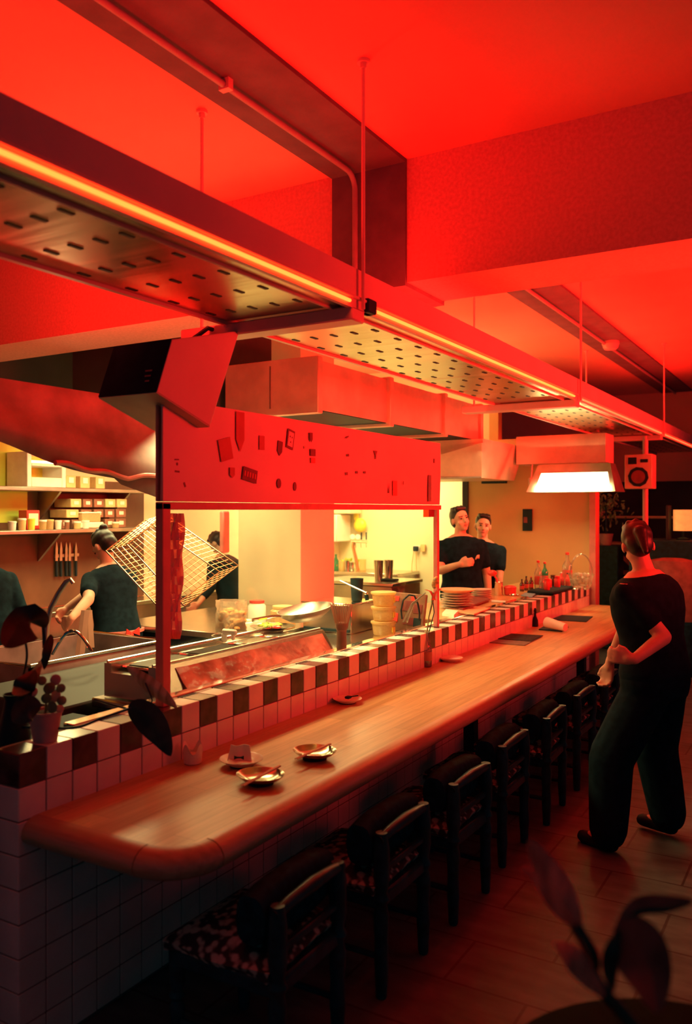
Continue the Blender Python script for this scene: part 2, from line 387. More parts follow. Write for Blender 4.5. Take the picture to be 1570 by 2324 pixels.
def arc(c, r, a0, a1, n, plane='XZ', dirx=None):
    out = []
    for i in range(n + 1):
        a = R(a0 + (a1 - a0) * i / n); x, y = r * math.cos(a), r * math.sin(a)
        c_ = Vector(c)
        if dirx is not None: out.append(c_ + Vector(dirx) * x + Vector((0, 0, y)))
        elif plane == 'XZ': out.append(c_ + Vector((x, 0, y)))
        elif plane == 'YZ': out.append(c_ + Vector((0, x, y)))
        else: out.append(c_ + Vector((x, y, 0)))
    return out

# ------------------------------------------------------------------ the room
CEIL = 3.426
struct(MB().box((-7, -2, -0.05), (3.5, 14, 0)).build('floor', M['floor'], smooth=0))
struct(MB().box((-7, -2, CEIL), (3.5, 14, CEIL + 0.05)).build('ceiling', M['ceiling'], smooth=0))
struct(MB().box((-5.75, -1, 0), (-5.6, 9.4, CEIL)).build('wall_left', M['wallcream'], smooth=0))
struct(MB().box((-5.6, 9.3, 0), (-3.55, 9.42, CEIL)).build('wall_kitchen', M['wallcream'], smooth=0))
struct(MB().box((-3.50, 8.55, 0), (-2.16, 8.67, 2.45)).build('wall_bar', M['wallorange'], smooth=0))
struct(MB().box((-2.19, 8.535, 0.0), (-2.13, 8.69, 2.45)).build('trim_1', M['framered'], smooth=0))
struct(MB().bbox((-3.57, 8.53, 0), (-3.50, 8.68, 2.45), 0.005).build('trim_2', M['walldark'], smooth=0))
struct(MB().box((-3.55, 9.30, 0), (-3.44, 9.42, CEIL)).build('trim_3', M['wallorange'], smooth=0))
struct(MB().box((-7, 13.0, 0), (3.5, 13.1, 2.12)).build('wall_back', M['walldark'], smooth=0))
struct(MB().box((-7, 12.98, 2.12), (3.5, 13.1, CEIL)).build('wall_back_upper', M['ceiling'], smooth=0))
struct(MB().box((-4.56, 5.85, 0), (-3.90, 6.39, CEIL)).build('column', M['wallcream'], smooth=0, bevel=0.006))
struct(MB().box((-5.6, -1, 2.25), (-5.58, 9.3, CEIL - 0.002)).build('trim_6', M['walldark'], smooth=0))  # dark sheet stands in for the shade on the upper left wall
# cross beam with the reinforcing plates that run along the ceiling and down over it
BY0, BY1, BZ = 3.70, 4.13, 2.82
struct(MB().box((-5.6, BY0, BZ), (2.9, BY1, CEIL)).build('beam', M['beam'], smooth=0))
px0, px1 = -2.26, -1.84
plate = MB().box((px0, -1.5, CEIL - 0.02), (px1, BY0, CEIL)).box((px0, BY0 - 0.02, BZ - 0.02), (px1, BY0, CEIL - 0.02))
plate.box((px0, BY0, BZ - 0.02), (px1, BY1, BZ)).box((px0, BY1, BZ - 0.02), (px1, BY1 + 0.02, CEIL - 0.02)).box((px0, BY1 + 0.02, CEIL - 0.02), (px1, 12.9, CEIL))
tag(plate.build('ceiling_plate', M['steelplate'], smooth=0), 'long dull steel plate fixed along the ceiling and folded over the cross beam', 'ceiling plate')
zc = CEIL - 0.045
cd = thing('conduit_pipe', 'thin conduit pipe clipped under the ceiling plate, bending down at the cross beam', 'pipe', (-2.1, 2, zc))
path = [(-2.10, -1.4, zc), (-2.10, 1.0, zc), (-2.10, 3.50, zc)] + [(-2.10, 3.56 + 0.08 * math.sin(R(a)), zc - 0.08 + 0.08 * math.cos(R(a))) for a in (15, 35, 55, 75, 90)] + [(-2.10, 3.64, BZ + 0.0)]
MB().tube(path, 0.014, 10).build('pipe_run', M['conduit'], cd, world=True)
for y in (0.9, 1.75, 2.6): MB().box((-2.125, y, zc - 0.018), (-2.075, y + 0.03, CEIL - 0.02)).build('clip', M['redmetal'], cd, world=True)
tag(MB().tube([(-2.06, 4.22, zc), (-2.06, 12.8, zc)], 0.016, 10).build('conduit_pipe', M['conduit']), 'thin conduit pipe under the ceiling plate on the far side of the cross beam', 'pipe')
p = at(1385, 793, Z=CEIL - 0.10)
sr = thing('smoke_detector', 'round smoke detector on the ceiling plate beyond the cross beam', 'smoke detector', (p.x, p.y, CEIL - 0.02))
MB().lathe([(0.085, -0.0), (0.085, -0.03)], n=24).build('base', M['redmetal'], sr)
MB().lathe([(0.03, -0.085), (0.06, -0.08), (0.075, -0.06), (0.08, -0.03)], n=24).build('cover', M['redmetal'], sr)

# ------------------------------------------------------------------ hanging hood over the counter
HX0, HX1, HZ = -2.22, -1.60, 2.47
hood = thing('extractor_hood', 'long hanging extractor hood with slotted steel underside and glowing red outer lip above the counter', 'extractor hood', (-1.9, 4, HZ))
MB().prism([(HX1, -1, HZ), (HX1 + 0.0, -1, HZ + 0.155), (HX1 - 0.10, -1, HZ + 0.175), (HX0 + 0.02, -1, HZ + 0.175), (HX0, -1, HZ + 0.05), (HX0, -1, HZ), (HX0 + 0.02, -1, HZ), (HX0 + 0.02, -1, HZ + 0.03), (HX1 - 0.02, -1, HZ + 0.03), (HX1 - 0.02, -1, HZ)], (0, 13.2, 0)).build('housing', M['redmetal'], hood, world=True, smooth=0)
MB().bbox((HX1 - 0.005, -1, HZ + 0.035), (HX1 + 0.012, 12.2, HZ + 0.047), 0.003).build('lip_rail', M['redmetal'], hood, world=True)
MB().bbox((HX1 - 0.10, -1, HZ + 0.002), (HX1 - 0.085, 12.2, HZ + 0.03), 0.003).build('inner_rail', M['redmetal'], hood, world=True)
bays = [(-1.0, 2.74), (2.86, 5.86), (5.98, 9.08), (9.2, 12.1)]
for (y0, y1) in bays:
    pn = MB().box((HX0 + 0.025, y0, HZ + 0.012), (HX1 - 0.03, y1, HZ + 0.03))
    k = 0; y = y0 + 0.13
    while y < y1 - 0.06:
        for x in (-1.75, -1.855, -1.96, -2.065, -2.165):
            pn.bbox((x - 0.009, y - 0.026, HZ + 0.0095), (x + 0.009, y + 0.026, HZ + 0.014), 0.004, 1)
        y += 0.217; k += 1
    # shallow folded seams give the sheet its banded look
    pn.build('slotted_panel', [M['hoodsheet'], M['slot']], hood, world=True, smooth=0)
for y in (2.80, 5.92, 9.14):
    MB().bbox((-2.46, y - 0.05, HZ - 0.045), (HX1 - 0.0, y + 0.05, HZ + 0.008), 0.006).build('cross_bar', M['redmetal'], hood, world=True)
    for x, nm, zb in ((HX1 + 0.021, 0, HZ + 0.0), (-2.38, 1, HZ + 0.010)):
        hr = thing('hanger_rod', 'thin threaded rod holding the %s side of the hood, %s' % (('outer', 'inner')[nm], {2.80: 'nearest the camera', 5.92: 'middle pair beyond the cross beam', 9.14: 'farthest pair'}[y]), 'rod', (x, y, zb), 0, 'hood hanger rods')
        zt = CEIL - zb + HZ
        MB().tube([(0, 0, 0.0), (0, 0, zt - HZ)], 0.0075, 8).build('shaft', M['redmetal'], hr)
        MB().lathe([(0.024, zt - HZ - 0.012), (0.024, zt - HZ)], n=16).lathe([(0.014, zt - HZ - 0.032), (0.014, zt - HZ - 0.012)], n=6).build('ceiling_plate_nut', M['redmetal'], hr)
MB().bbox((HX1 - 0.03, 2.845, HZ + 0.0), (HX1 + 0.02, 2.915, HZ + 0.055), 0.005).build('end_socket', M['black'], hood, world=True)
for i, (y0, y1, mm) in enumerate([(-0.9, 2.72, 'led'), (2.93, 5.80, 'led'), (6.0, 9.05, 'led2'), (9.2, 12.0, 'led2')]):
    t = tag(MB().tube([(HX1 + 0.0092, y0, HZ + 0.018), (HX1 + 0.0092, y1, HZ + 0.018)], 0.0065, 10).build('led_tube', M[mm]),
        ['glowing red-orange LED tube on the hood lip nearest the camera', 'glowing red-orange LED tube on the hood lip, from the first gap to the middle rods', 'dimmer red LED tube on the far part of the hood lip, past the middle rods', 'red LED tube at the farthest end of the hood lip'][i], 'light tube', 'LED tubes on the hood lip')

# ------------------------------------------------------------------ tiled half wall, counter
WX = -2.16; LZ = 0.953; TS = 0.105; WY0, WY1 = 1.69, 8.50; WB = -2.285
w = MB().box((WB, WY0 + 0.004, 0), (WX - 0.004, WY1, LZ - 0.004), 2)
ncol = int((WY1 - WY0) / TS)
g = 0.0022
rows = [(LZ - TS, LZ)] + [(LZ - TS - (k + 1) * TS, LZ - TS - k * TS) for k in range(8)]
for c in range(ncol):
    y0 = WY0 + c * TS; y1 = y0 + TS
    for k, (z0, z1) in enumerate(rows):
        mi = 1 if (k == 0 and c % 2 == 0) else 0
        w.bbox((WX - 0.012, y0 + g, max(z0, 0) + g), (WX, y1 - g, z1 - g), 0.002, mi)
    w.bbox((WX - 0.105, y0 + g, LZ - 0.01), (WX - 0.0002, y1 - g, LZ + 0.0), 0.002, 1 if c % 2 == 0 else 0)
for k, (z0, z1) in enumerate(rows):
    w.bbox((WX - 0.105, WY0, max(z0, 0) + g), (WX - 0.001, WY0 + 0.012, z1 - g), 0.002, 1 if k == 0 else 0)
hw = struct(w.build('wall_counter', [M['tile'], M['darktile'], M['grout']], smooth=0))
tag(MB().bbox((-2.325, 2.0, 0.93), (-2.268, 8.45, 0.962), 0.004).build('ledge_rail', M['chrome']), 'long polished steel rail behind the striped tile ledge', 'rail')

ct = thing('bar_counter', 'long light wooden bar counter with thick rounded edge in front of the striped tile ledge', 'counter', (-1.85, 5, 0.75))
CT, CB = 0.75, 0.668
XI, YI, XO, YO = -1.578, 1.762, -1.515, 1.698; CR = 0.115
# flat top
poly = [(WX + 0.0, YI, CT - 0.03)]
ctr = (XI - CR, YI + CR)
cor = [(ctr[0] + CR * math.sin(R(a)), ctr[1] - CR * math.cos(R(a))) for a in range(0, 91, 10)]
poly += [(x, y, CT - 0.03) for x, y in cor] + [(XI, 8.48, CT - 0.03), (WX, 8.48, CT - 0.03)]
MB().prism(poly, (0, 0, 0.03)).build('tabletop', M['counter'], ct, world=True, smooth=0)
prof = [(0.0, CT), (0.018, CT - 0.001), (0.036, CT - 0.007), (0.050, CT - 0.018), (0.060, CT - 0.034), (0.063, CT - 0.050), (0.058, CT - 0.066), (0.045, CT - 0.078), (0.0, CB), (-0.05, CB), (-0.05, CT - 0.028), (0.0, CT - 0.028)]
def band(path):  # path of (x, y, nx, ny)
    return [[Vector((x + nx * o, y + ny * o, z)) for o, z in prof] for x, y, nx, ny in path]
MB().rings(band([(WX, YI, 0, -1), (ctr[0] - 0.004, YI, 0, -1)])).build('end_edging', M['bandx'], ct, world=True)
MB().rings(band([(ctr[0] + CR * math.sin(R(a)), ctr[1] - CR * math.cos(R(a)), math.sin(R(a)), -math.cos(R(a))) for a in range(0, 91, 9)])).build('corner_edging', M['bandx'], ct, world=True)
MB().rings(band([(XI, ctr[1] + 0.005, 1, 0), (XI, 5.0, 1, 0), (XI, 8.48, 1, 0)])).build('front_edging', M['band'], ct, world=True)
for y in (4.70, 7.2):
    MB().bbox((-1.96, y, 0.0), (-1.89, y + 0.07, CB), 0.004).build('leg', M['blackwood'], ct, world=True)
MB().box((WX + 0.02, 2.0, CB - 0.0), (-1.66, 8.4, CB + 0.05)).build('underside', M['blackwood'], ct, world=True, smooth=0)

# ------------------------------------------------------------------ chairs
def turned(p, h, r=0.024):
    x, y = p
    pr = [(0.016, 0), (0.020, 0.01), (0.022, 0.06), (r, 0.12), (r * 0.9, 0.2), (r, h * 0.42), (r * 1.08, h * 0.5)]
    pr = [q for q in pr if q[1] < h * 0.55]
    pr += [(r * 0.78, h * 0.56), (r * 1.15, h * 0.6), (r * 0.8, h * 0.64), (r * 1.1, h * 0.72), (r * 1.1, h * 0.9), (r * 0.8, h)]
    return MB().lathe(pr, (x, y, 0), 14)
def make_chair():
    t = thing('counter_chair', 'x', 'chair', (0, 0, 0), 0, 'low-backed chairs along the counter')
    # local: x = 0 is the back (aisle side), seat extends to -x; y spans 0..0.34
    for y in (0.0, 0.34): turned((0, y), 0.575, 0.026).build('back_post', M['blackwood'], t)
    for y in (0.0, 0.34): turned((-0.37, y), 0.36, 0.022).build('leg', M['blackwood'], t)
    MB().bbox((-0.395, -0.022, 0.31), (0.012, 0.362, 0.365), 0.01).build('seat_frame', M['blackwood'], t)
    cu = MB(); rws = []
    for i in range(9):
        a = i / 8; x = -0.40 + 0.385 * a; ring = []
        for j in range(9):
            b = j / 8; yy = -0.03 + 0.40 * b
            e = (1 - abs(2 * a - 1) ** 4) * (1 - abs(2 * b - 1) ** 4)
            ring.append((x, yy, 0.372 + 0.055 * e + 0.006 * math.sin(9 * a + 7 * b)))
        rws.append(ring)
    cu.sheet(rws, 0.03).build('seat_cushion', M['floral'], t)
    MB().tube([(0.0, -0.02, 0.553), (0.006, 0.05, 0.566), (0.010, 0.17, 0.572), (0.006, 0.29, 0.566), (0.0, 0.36, 0.553)], [0.017, 0.019, 0.023, 0.019, 0.017], 12).build('crest_rail', M['blackwood'], t)
    bk = []
    for i in range(7):
        y = -0.03 + 0.40 * i / 6; e = 1 - abs(2 * i / 6 - 1) ** 3
        ring = []
        for j in range(14):
            a = 2 * PI * j / 14; ca, sa = math.cos(a), math.sin(a)
            ring.append((-0.075 + 0.05 * math.copysign(abs(ca) ** 0.7, ca), y, 0.525 + (0.07 + 0.022 * e) * math.copysign(abs(sa) ** 0.7, sa)))
        bk.append(ring)
    MB().rings(bk).build('back_pad', M['leather'], t)
    MB().bbox((-0.012, 0.0, 0.43), (0.012, 0.34, 0.455), 0.006).build('back_rail', M['blackwood'], t)
    MB().tube([(-0.37, 0.0, 0.14), (0, 0.0, 0.14)], 0.011, 8).build('stretcher', M['blackwood'], t)
    MB().tube([(-0.37, 0.34, 0.14), (0, 0.34, 0.14)], 0.011, 8).build('stretcher', M['blackwood'], t)
    return t
ch0 = make_chair()
ordn = ['nearest the camera', 'second from the camera', 'third from the camera', 'fourth from the camera', 'fifth from the camera', 'sixth from the camera', 'seventh from camera', 'farthest one beside the waiter']
for i, y in enumerate([1.95, 2.575, 3.18, 3.81, 4.44, 5.08, 5.72, 6.36]):
    lab = 'black low-backed wooden chair with floral seat at the counter, ' + ordn[i]
    if i == 0: ch0.location = (-1.379, y, 0); ch0['label'] = lab; ch0.rotation_euler = (0, 0, R(1))
    else: dup(ch0, (-1.379 + [0, 0, .01, -.01, .01, 0, .01, -.01][i], y, 0), R([1, 0, -1.5, 1, 2, -1, 1, 0][i]), lab)

# ------------------------------------------------------------------ glass screen with sticker board
SX = -2.225
sb = thing('serving_screen', 'glass screen in a red frame standing on the striped ledge, between kitchen and counter', 'glass screen', (SX, 3.6, LZ))
y0, y1 = 2.37, 4.91
MB().bbox((SX - 0.02, y0, LZ), (SX + 0.02, y0 + 0.045, 1.727), 0.003).build('post', M['framered'], sb, world=True)
MB().bbox((SX - 0.015, y1 - 0.03, LZ), (SX + 0.015, y1, 1.727), 0.003).build('post', M['framered'], sb, world=True)
MB().bbox((SX - 0.02, y0, 1.70), (SX + 0.02, y1 + 0.02, 1.730), 0.003).build('top_bar', M['framered'], sb, world=True)
MB().box((SX - 0.003, y0 + 0.045, LZ + 0.03), (SX + 0.003, y1 - 0.03, 1.70)).build('pane', M['glass'], sb, world=True, smooth=0)
bd = thing('sticker_board', 'wide red acrylic board covered in faded stickers above the serving window', 'board', (SX, 3.6, 1.73))
brows = []
for i in range(33):
    yy = y0 + (y1 + 0.01 - y0) * i / 32
    brows.append([(SX + 0.012 + 0.004 * math.sin(yy * 5 + zz * 9) * math.sin(yy * 2.3), yy, zz) for zz in (1.732, 1.83, 1.93, 2.03, 2.125)])
MB().sheet(brows, 0.006).build('sheet', M['acrylic'], bd, world=True)
MB().bbox((SX - 0.02, y0, 1.732), (SX - 0.005, y1, 2.125), 0.003).build('backing', M['framered'], bd, world=True)
MB().bbox((SX + 0.012, y0, 1.732), (SX + 0.020, y0 + 0.14, 2.12), 0.002).build('pale_film_strip', M['acrylic'], bd, world=True)
def stick(u, v, w, h, m, rot=0, nm='sticker', shape='rect', lab=None):
    """flat sticker on the board: centre pixel, size in pixels at that depth"""
    c = at(u, v, X=SX + 0.021); d = -c.x * SN + c.y * CS
    W = w * d / F / (CS) * 1.0; Hh = h * d / F
    mb = MB(); e1 = Vector((0, math.cos(R(rot)), math.sin(R(rot)))); e2 = Vector((0, -math.sin(R(rot)), math.cos(R(rot))))
    if shape == 'rect': pts = [(-.5, -.5), (.5, -.5), (.5, .5), (-.5, .5)]
    elif shape == 'round': pts = [(.5 * math.cos(2 * PI * k / 16), .5 * math.sin(2 * PI * k / 16)) for k in range(16)]
    elif shape == 'shield': pts = [(-.5, .5), (-.5, -.2), (0, -.5), (.5, -.2), (.5, .5)]
    elif shape == 'tri': pts = [(-.5, -.5), (.5, -.5), (0, .5)]
    mb.prism([c + e1 * (a * W) + e2 * (b * Hh) for a, b in pts], (0.0012, 0, 0))
    o = mb.build(nm, m, bd, world=True, smooth=0)
    if lab: o['label'] = lab
    return c, e1, e2, W, Hh
stick(545, 980, 26, 90, M['stickmid'], 0, shape='shield'); stick(512, 1020, 38, 50, M['stickmid'], 14)
c, e1, e2, W, Hh = stick(567, 1078, 46, 30, M['stickdark'], -10, lab='dark rectangular sticker with pale lettering')
for k in range(5):
    q = c + e1 * (W * (-0.36 + 0.18 * k)) + Vector((0.0016, 0, 0))
    MB().prism([q + e1 * (a * W * 0.05) + e2 * (b * Hh * 0.2) for a, b in ((-1, -1), (1, -1), (1, 1), (-1, 1))], (0.001, 0, 0)).build('letter', M['stickmid'], bd, world=True, smooth=0)
c, e1, e2, W, Hh = stick(659, 997, 24, 44, M['stickdark'], -12, lab='dark square-framed sticker with a pale face')
MB().prism([c + Vector((0.0016, 0, 0)) + e1 * (a * W * 0.36) + e2 * (b * Hh * 0.38) for a, b in ((-1, -1), (1, -1), (1, 1), (-1, 1))], (0.0008, 0, 0)).build('sticker_face', M['acrylic'], bd, world=True, smooth=0)
for a, b in ((-.15, .12), (.15, .12), (0, -.15)):
    q = c + Vector((0.003, 0, 0)) + e1 * (a * W) + e2 * (b * Hh)
    MB().prism([q + e1 * (x * W * 0.06) + e2 * (y * Hh * 0.04) for x, y in ((-1, -1), (1, -1), (1, 1), (-1, 1))], (0.0006, 0, 0)).build('sticker_mark', M['stickdark'], bd, world=True, smooth=0)
for (u, v, ww, hh, m, rot, sh) in [(635, 1018, 16, 34, 'stickdark', -8, 'shield'), (633, 1097, 14, 22, 'stickdark', 0, 'round'), (669, 1104, 11, 20, 'stickdark', 0, 'round'),
        (706, 993, 10, 22, 'stickdark', 0, 'shield'), (710, 1027, 18, 16, 'stickdark', 0, 'rect'), (710, 1045, 16, 12, 'stickmid', 0, 'rect'), (852, 1030, 15, 14, 'stickdark', 180, 'tri'),
        (852, 1038, 4, 8, 'stickdark', 0, 'rect'), (790, 1033, 7, 7, 'stickdark', 0, 'round'), (810, 1072, 6, 7, 'stickdark', 0, 'round'), (828, 1072, 8, 6, 'stickdark', 0, 'round'), (787, 1075, 5, 7, 'stickdark', 0, 'rect'),
        (401, 1043, 12, 3, 'stickdark', 3, 'rect'), (402, 1053, 4, 7, 'stickdark', 0, 'round'), (402, 1070, 13, 4, 'stickdark', -3, 'rect'), (419, 1100, 4, 11, 'stickdark', 25, 'rect'), (527, 1073, 15, 24, 'stickmid', 0, 'shield'),
        (594, 1005, 17, 32, 'stickmid', 0, 'rect'), (882, 1108, 5, 22, 'stickdark', 0, 'tri'), (896, 1108, 18, 34, 'stickmid', 0, 'rect'), (915, 1096, 3, 8, 'stickdark', 0, 'rect'), (975, 1108, 14, 60, 'stickdark', 0, 'rect'),
        (979, 1125, 4, 24, 'sticklight', 0, 'rect'), (788, 992, 11, 3, 'stickdark', 25, 'rect'), (985, 1046, 5, 10, 'stickdark', 0, 'rect'), (692, 1015, 4, 6, 'sticklight', 0, 'rect')]:
    stick(u, v, ww, hh, M[m], rot, shape=sh)
tag(MB().bbox((SX + 0.004, 4.77, 1.655), (SX + 0.008, 4.85, 1.70), 0.001).build('paper_note', M['stickdark']), 'small dark note taped inside the top far corner of the glass screen', 'note')
tag(MB().bbox((SX + 0.004, 4.69, 1.655), (SX + 0.008, 4.765, 1.70), 0.001).build('paper_note', M['yellow']), 'small yellow note beside the dark one at the top far corner of the glass', 'note')

# ------------------------------------------------------------------ tilted loudspeaker by the board
spk = thing('hanging_speaker', 'tilted black-backed loudspeaker hanging under the hood above the near end of the board', 'loudspeaker', (-2.3, 2.5, 2.1))
pB, pF, pE, pA = (2.28, 0.431), (2.58, 0.331), (2.77, 0.745), (2.36, 0.636)
side = [(-2.15, y, EYE + z) for y, z in (pB, pF, pE, pA)]
W = 0.30
MB().prism(side, (-W, 0, 0)).build('cabinet', M['redmetal'], spk, world=True, smooth=0, bevel=0.004)
def off(p, q, t): return (p[0] + (q[0] - p[0]) * t, p[1] + (q[1] - p[1]) * t)
def pan(p, q, n, x0, x1, th=0.004):
    a = Vector((x0, p[0], EYE + p[1])); b = Vector((x0, q[0], EYE + q[1])); nn = Vector((0, n[0], n[1])) * th
    return MB().prism([a, b, b + Vector((x1 - x0, 0, 0)), a + Vector((x1 - x0, 0, 0))], nn)
pan(pB, pA, (-0.93, 0.36), -2.152, -2.15 - W + 0.002).build('back_panel', M['matblack'], spk, world=True, smooth=0)
pan(pB, pF, (-0.32, -0.95), -2.152, -2.15 - W + 0.002).build('bottom_panel', M['speakerwood'], spk, world=True, smooth=0)
a = Vector((-2.20, pB[0], EYE + pB[1])) + Vector((0, 0.08, 0.205)) * 0.30 + Vector((0, -0.93, 0.36)) * 0.0045
for k, (ww, o_) in enumerate(((0.035, 0), (0.03, 0.1), (0.022, 0.2))):
    q = a + Vector((0, 0.08, 0.205)) * (-o_ + 0.1)
    MB().prism([q, q + Vector((-ww, 0, 0)), q + Vector((-ww, 0.0022, 0.006)), q + Vector((0, 0.0022, 0.006))], (0, -0.001, 0.0004)).build('label_print', M['grout'], spk, world=True, smooth=0)
MB().tube([(-2.28, 2.6, 2.38), (-2.28, 2.72, 2.46), (-2.28, 2.80, 2.46)], 0.01, 8).build('bracket', M['black'], spk, world=True)

# ------------------------------------------------------------------ ducts and kitchen canopies
dk = thing('air_duct', 'long rectangular air duct with flanged joints hanging above the board', 'duct', (-3.3, 6, 2.36))
DX0, DX1, DZ0, DZ1 = -3.72, -3.0, 2.37, 2.70
MB().box((DX0, 4.69, DZ0), (DX1, 7.7, DZ1)).build('body', M['duct'], dk, world=True, smooth=0)
for y in (4.69, 5.72, 6.75, 7.6): MB().bbox((DX0 - 0.03, y - 0.03, DZ0 - 0.03), (DX1 + 0.03, y + 0.03, DZ1 + 0.02), 0.005).build('flange', M['duct'], dk, world=True)
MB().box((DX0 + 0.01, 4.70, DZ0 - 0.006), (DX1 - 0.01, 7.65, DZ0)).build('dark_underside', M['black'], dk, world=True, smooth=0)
MB().box((-3.36, 4.655, DZ0 + 0.02), (-3.352, 4.66, DZ1 - 0.02)).build('seam', M['grout'], dk, world=True, smooth=0)
tag(MB().bbox((-4.9, 4.3, 2.30), (-3.80, 5.3, CEIL - 0.002), 0.01).build('exhaust_box', M['walldark']), 'large dark exhaust box above the kitchen, behind the near canopy', 'exhaust box')
# near canopy with a drooping lower lip
cp = thing('kitchen_canopy', 'large dull metal exhaust canopy with wavy lower lip above the cook, left of the board', 'canopy', (-3.2, 2.8, 1.9))
rows_ = []
N = 26
for i in range(N):
    t = i / (N - 1); u = -30 + (372 + 30) * t
    vb = 1012 + (u - 10) * 0.30 + 8 * math.sin((u - 60) / 60.0) if u < 270 else 1098 + (u - 270) * 0.36
    pb = at(u, vb, X=-3.0)
    rows_.append([(-3.0 + 0.02 * math.sin(k * 1.3) - 0.10 * (k / 6) ** 2, pb.y, pb.z + (2.26 - pb.z) * k / 6) for k in range(7)])
MB().sheet(rows_, 0.006).build('front_sheet', M['canopy'], cp, world=True)
y_a, y_b = rows_[0][0][1], rows_[-1][0][1]
MB().box((-4.2, y_a, 2.16), (-3.11, y_b, 2.26)).build('top_box', M['canopy'], cp, world=True, smooth=0)
lip = []
for i in range(30):
    u = 125 + (365 - 125) * i / 29; v = 1050 + (u - 130) * 0.21 if u < 290 else 1084 - (u - 290) * 0.06
    v += 3 * math.sin(u / 14.0)
    lip.append(at(u, v, X=-2.978))
MB().tube(lip, 0.012, 8).build('edge_pipe', M['framered'], cp, world=True)  # wavy red reflection on the canopy, modelled as a thin red tube
# far canopies
c2 = thing('kitchen_canopy', 'pale yellow steel canopy over the far kitchen with red-lit tapered side, right of the board', 'canopy', (-3.6, 7.8, 2.0))
MB().add([(-4.3, 7.4, 2.0), (-2.9, 7.4, 2.0), (-2.9, 8.3, 2.0), (-4.3, 8.3, 2.0), (-4.3, 7.5, 2.32), (-2.86, 7.3, 2.32), (-2.86, 8.5, 2.32), (-4.3, 8.5, 2.32)],
    [(0, 1, 5, 4), (1, 2, 6, 5), (2, 3, 7, 6), (3, 0, 4, 7), (4, 5, 6, 7), (0, 3, 2, 1)]).build('hopper', M['duct'], c2, world=True, smooth=0)
MB().box((-4.3, 7.33, 2.32), (-2.86, 8.5, 2.36)).build('top_plate', M['duct'], c2, world=True, smooth=0)
MB().bbox((-4.3, 7.385, 1.995), (-2.895, 7.40, 2.015), 0.003).build('lower_trim', M['dullsteel'], c2, world=True)
tag(MB().box((-2.84, 8.2, 2.16), (-1.95, 8.53, 2.44)).build('soffit_box', M['duct'], smooth=0), 'red-lit metal soffit box over the far end of the bar, above the bright lamp', 'soffit')
lm = thing('bar_lamp', 'bright rectangular fluorescent lamp in a steel housing over the far end of the bar', 'lamp', (-2.15, 8.0, 1.9))
MB().add([(-2.62, 7.85, 1.87), (-1.78, 7.85, 1.87), (-1.78, 8.25, 1.87), (-2.62, 8.25, 1.87), (-2.55, 8.0, 2.14), (-1.86, 8.0, 2.14), (-1.86, 8.2, 2.14), (-2.55, 8.2, 2.14)],
    [(0, 1, 5, 4), (1, 2, 6, 5), (2, 3, 7, 6), (3, 0, 4, 7), (4, 5, 6, 7), (0, 3, 2, 1)]).build('housing', M['dullsteel'], lm, world=True, smooth=0)
def onf(s, t, e=0.006):  # point on the slanted front of the housing
    a = Vector((-2.62, 7.85, 1.87)).lerp(Vector((-1.78, 7.85, 1.87)), s); b = Vector((-2.55, 8.0, 2.14)).lerp(Vector((-1.86, 8.0, 2.14)), s)
    return a.lerp(b, t) + Vector((0, -0.874, 0.485)) * e
MB().prism([onf(0.10, 0.16), onf(0.95, 0.16), onf(0.95, 0.66), onf(0.10, 0.66)], (0, -0.006, 0.003)).build('diffuser', M['whiteemit'], lm, world=True, smooth=0)
ll = area('bar_lamp_light', (-2.2, 7.80, 1.95), (R(-55), 0, 0), (0.7, 0.12), 16, WARM); ll.rotation_euler = (R(50), 0, 0)
sl = thing('small_spotlight', 'small round spotlight beside the bright bar lamp', 'spotlight', (-2.70, 8.25, 2.02))
MB().tube([(0, 0, 0.0), (0.02, -0.02, -0.09)], [0.03, 0.04], 14).build('shade', M['dullsteel'], sl)
MB().tube([(0, 0, 0.0), (0, 0.02, 0.14)], 0.01, 8).build('stem', M['dullsteel'], sl)
tag(MB().bbox(at(1095, 1098, Y=8.54), at(1148, 1088, Y=8.5), 0.003).build('wall_vent', M['black']), 'small black slotted vent high on the ochre wall behind the two men', 'vent')
pm = at(1197, 1180, Y=8.54)
mu = thing('wall_menu', 'small dark framed notice hanging on the ochre wall to the right of the two men', 'notice', pm)
MB().bbox((-0.052, -0.012, -0.115), (0.052, 0.0, 0.115), 0.003).build('frame', M['black'], mu)
MB().bbox((-0.04, -0.014, -0.03), (0.0, -0.0115, 0.03), 0.001).build('emblem', M['stickdark'], mu)

# ------------------------------------------------------------------ kitchen furniture
def T(o, label, cat, group=None): return tag(o, label, cat, group)
bn = thing('prep_counter', 'steel prep counter running behind the glass screen', 'counter', (-2.7, 4, 0.88))
MB().bbox((-2.82, 2.58, 0.84), (-2.33, 3.7, 0.88), 0.006).bbox((-3.15, 3.7, 0.84), (-2.33, 5.15, 0.88), 0.006).build('worktop', M['stainless'], bn, world=True)
MB().box((-2.80, 2.60, 0.0), (-2.36, 3.75, 0.84)).box((-3.10, 3.75, 0.0), (-2.36, 5.1, 0.84)).build('body', M['dullsteel'], bn, world=True, smooth=0)
wb = thing('wooden_worktop', 'pale wooden worktop behind the striped ledge in front of the two men', 'worktop', (-2.6, 6.8, 0.96))
MB().bbox((-2.85, 5.20, 0.915), (-2.33, 8.5, 0.955), 0.006).build('board', M['counter'], wb, world=True)
MB().box((-2.82, 5.25, 0.0), (-2.36, 8.45, 0.915)).build('body', M['dullsteel'], wb, world=True, smooth=0)
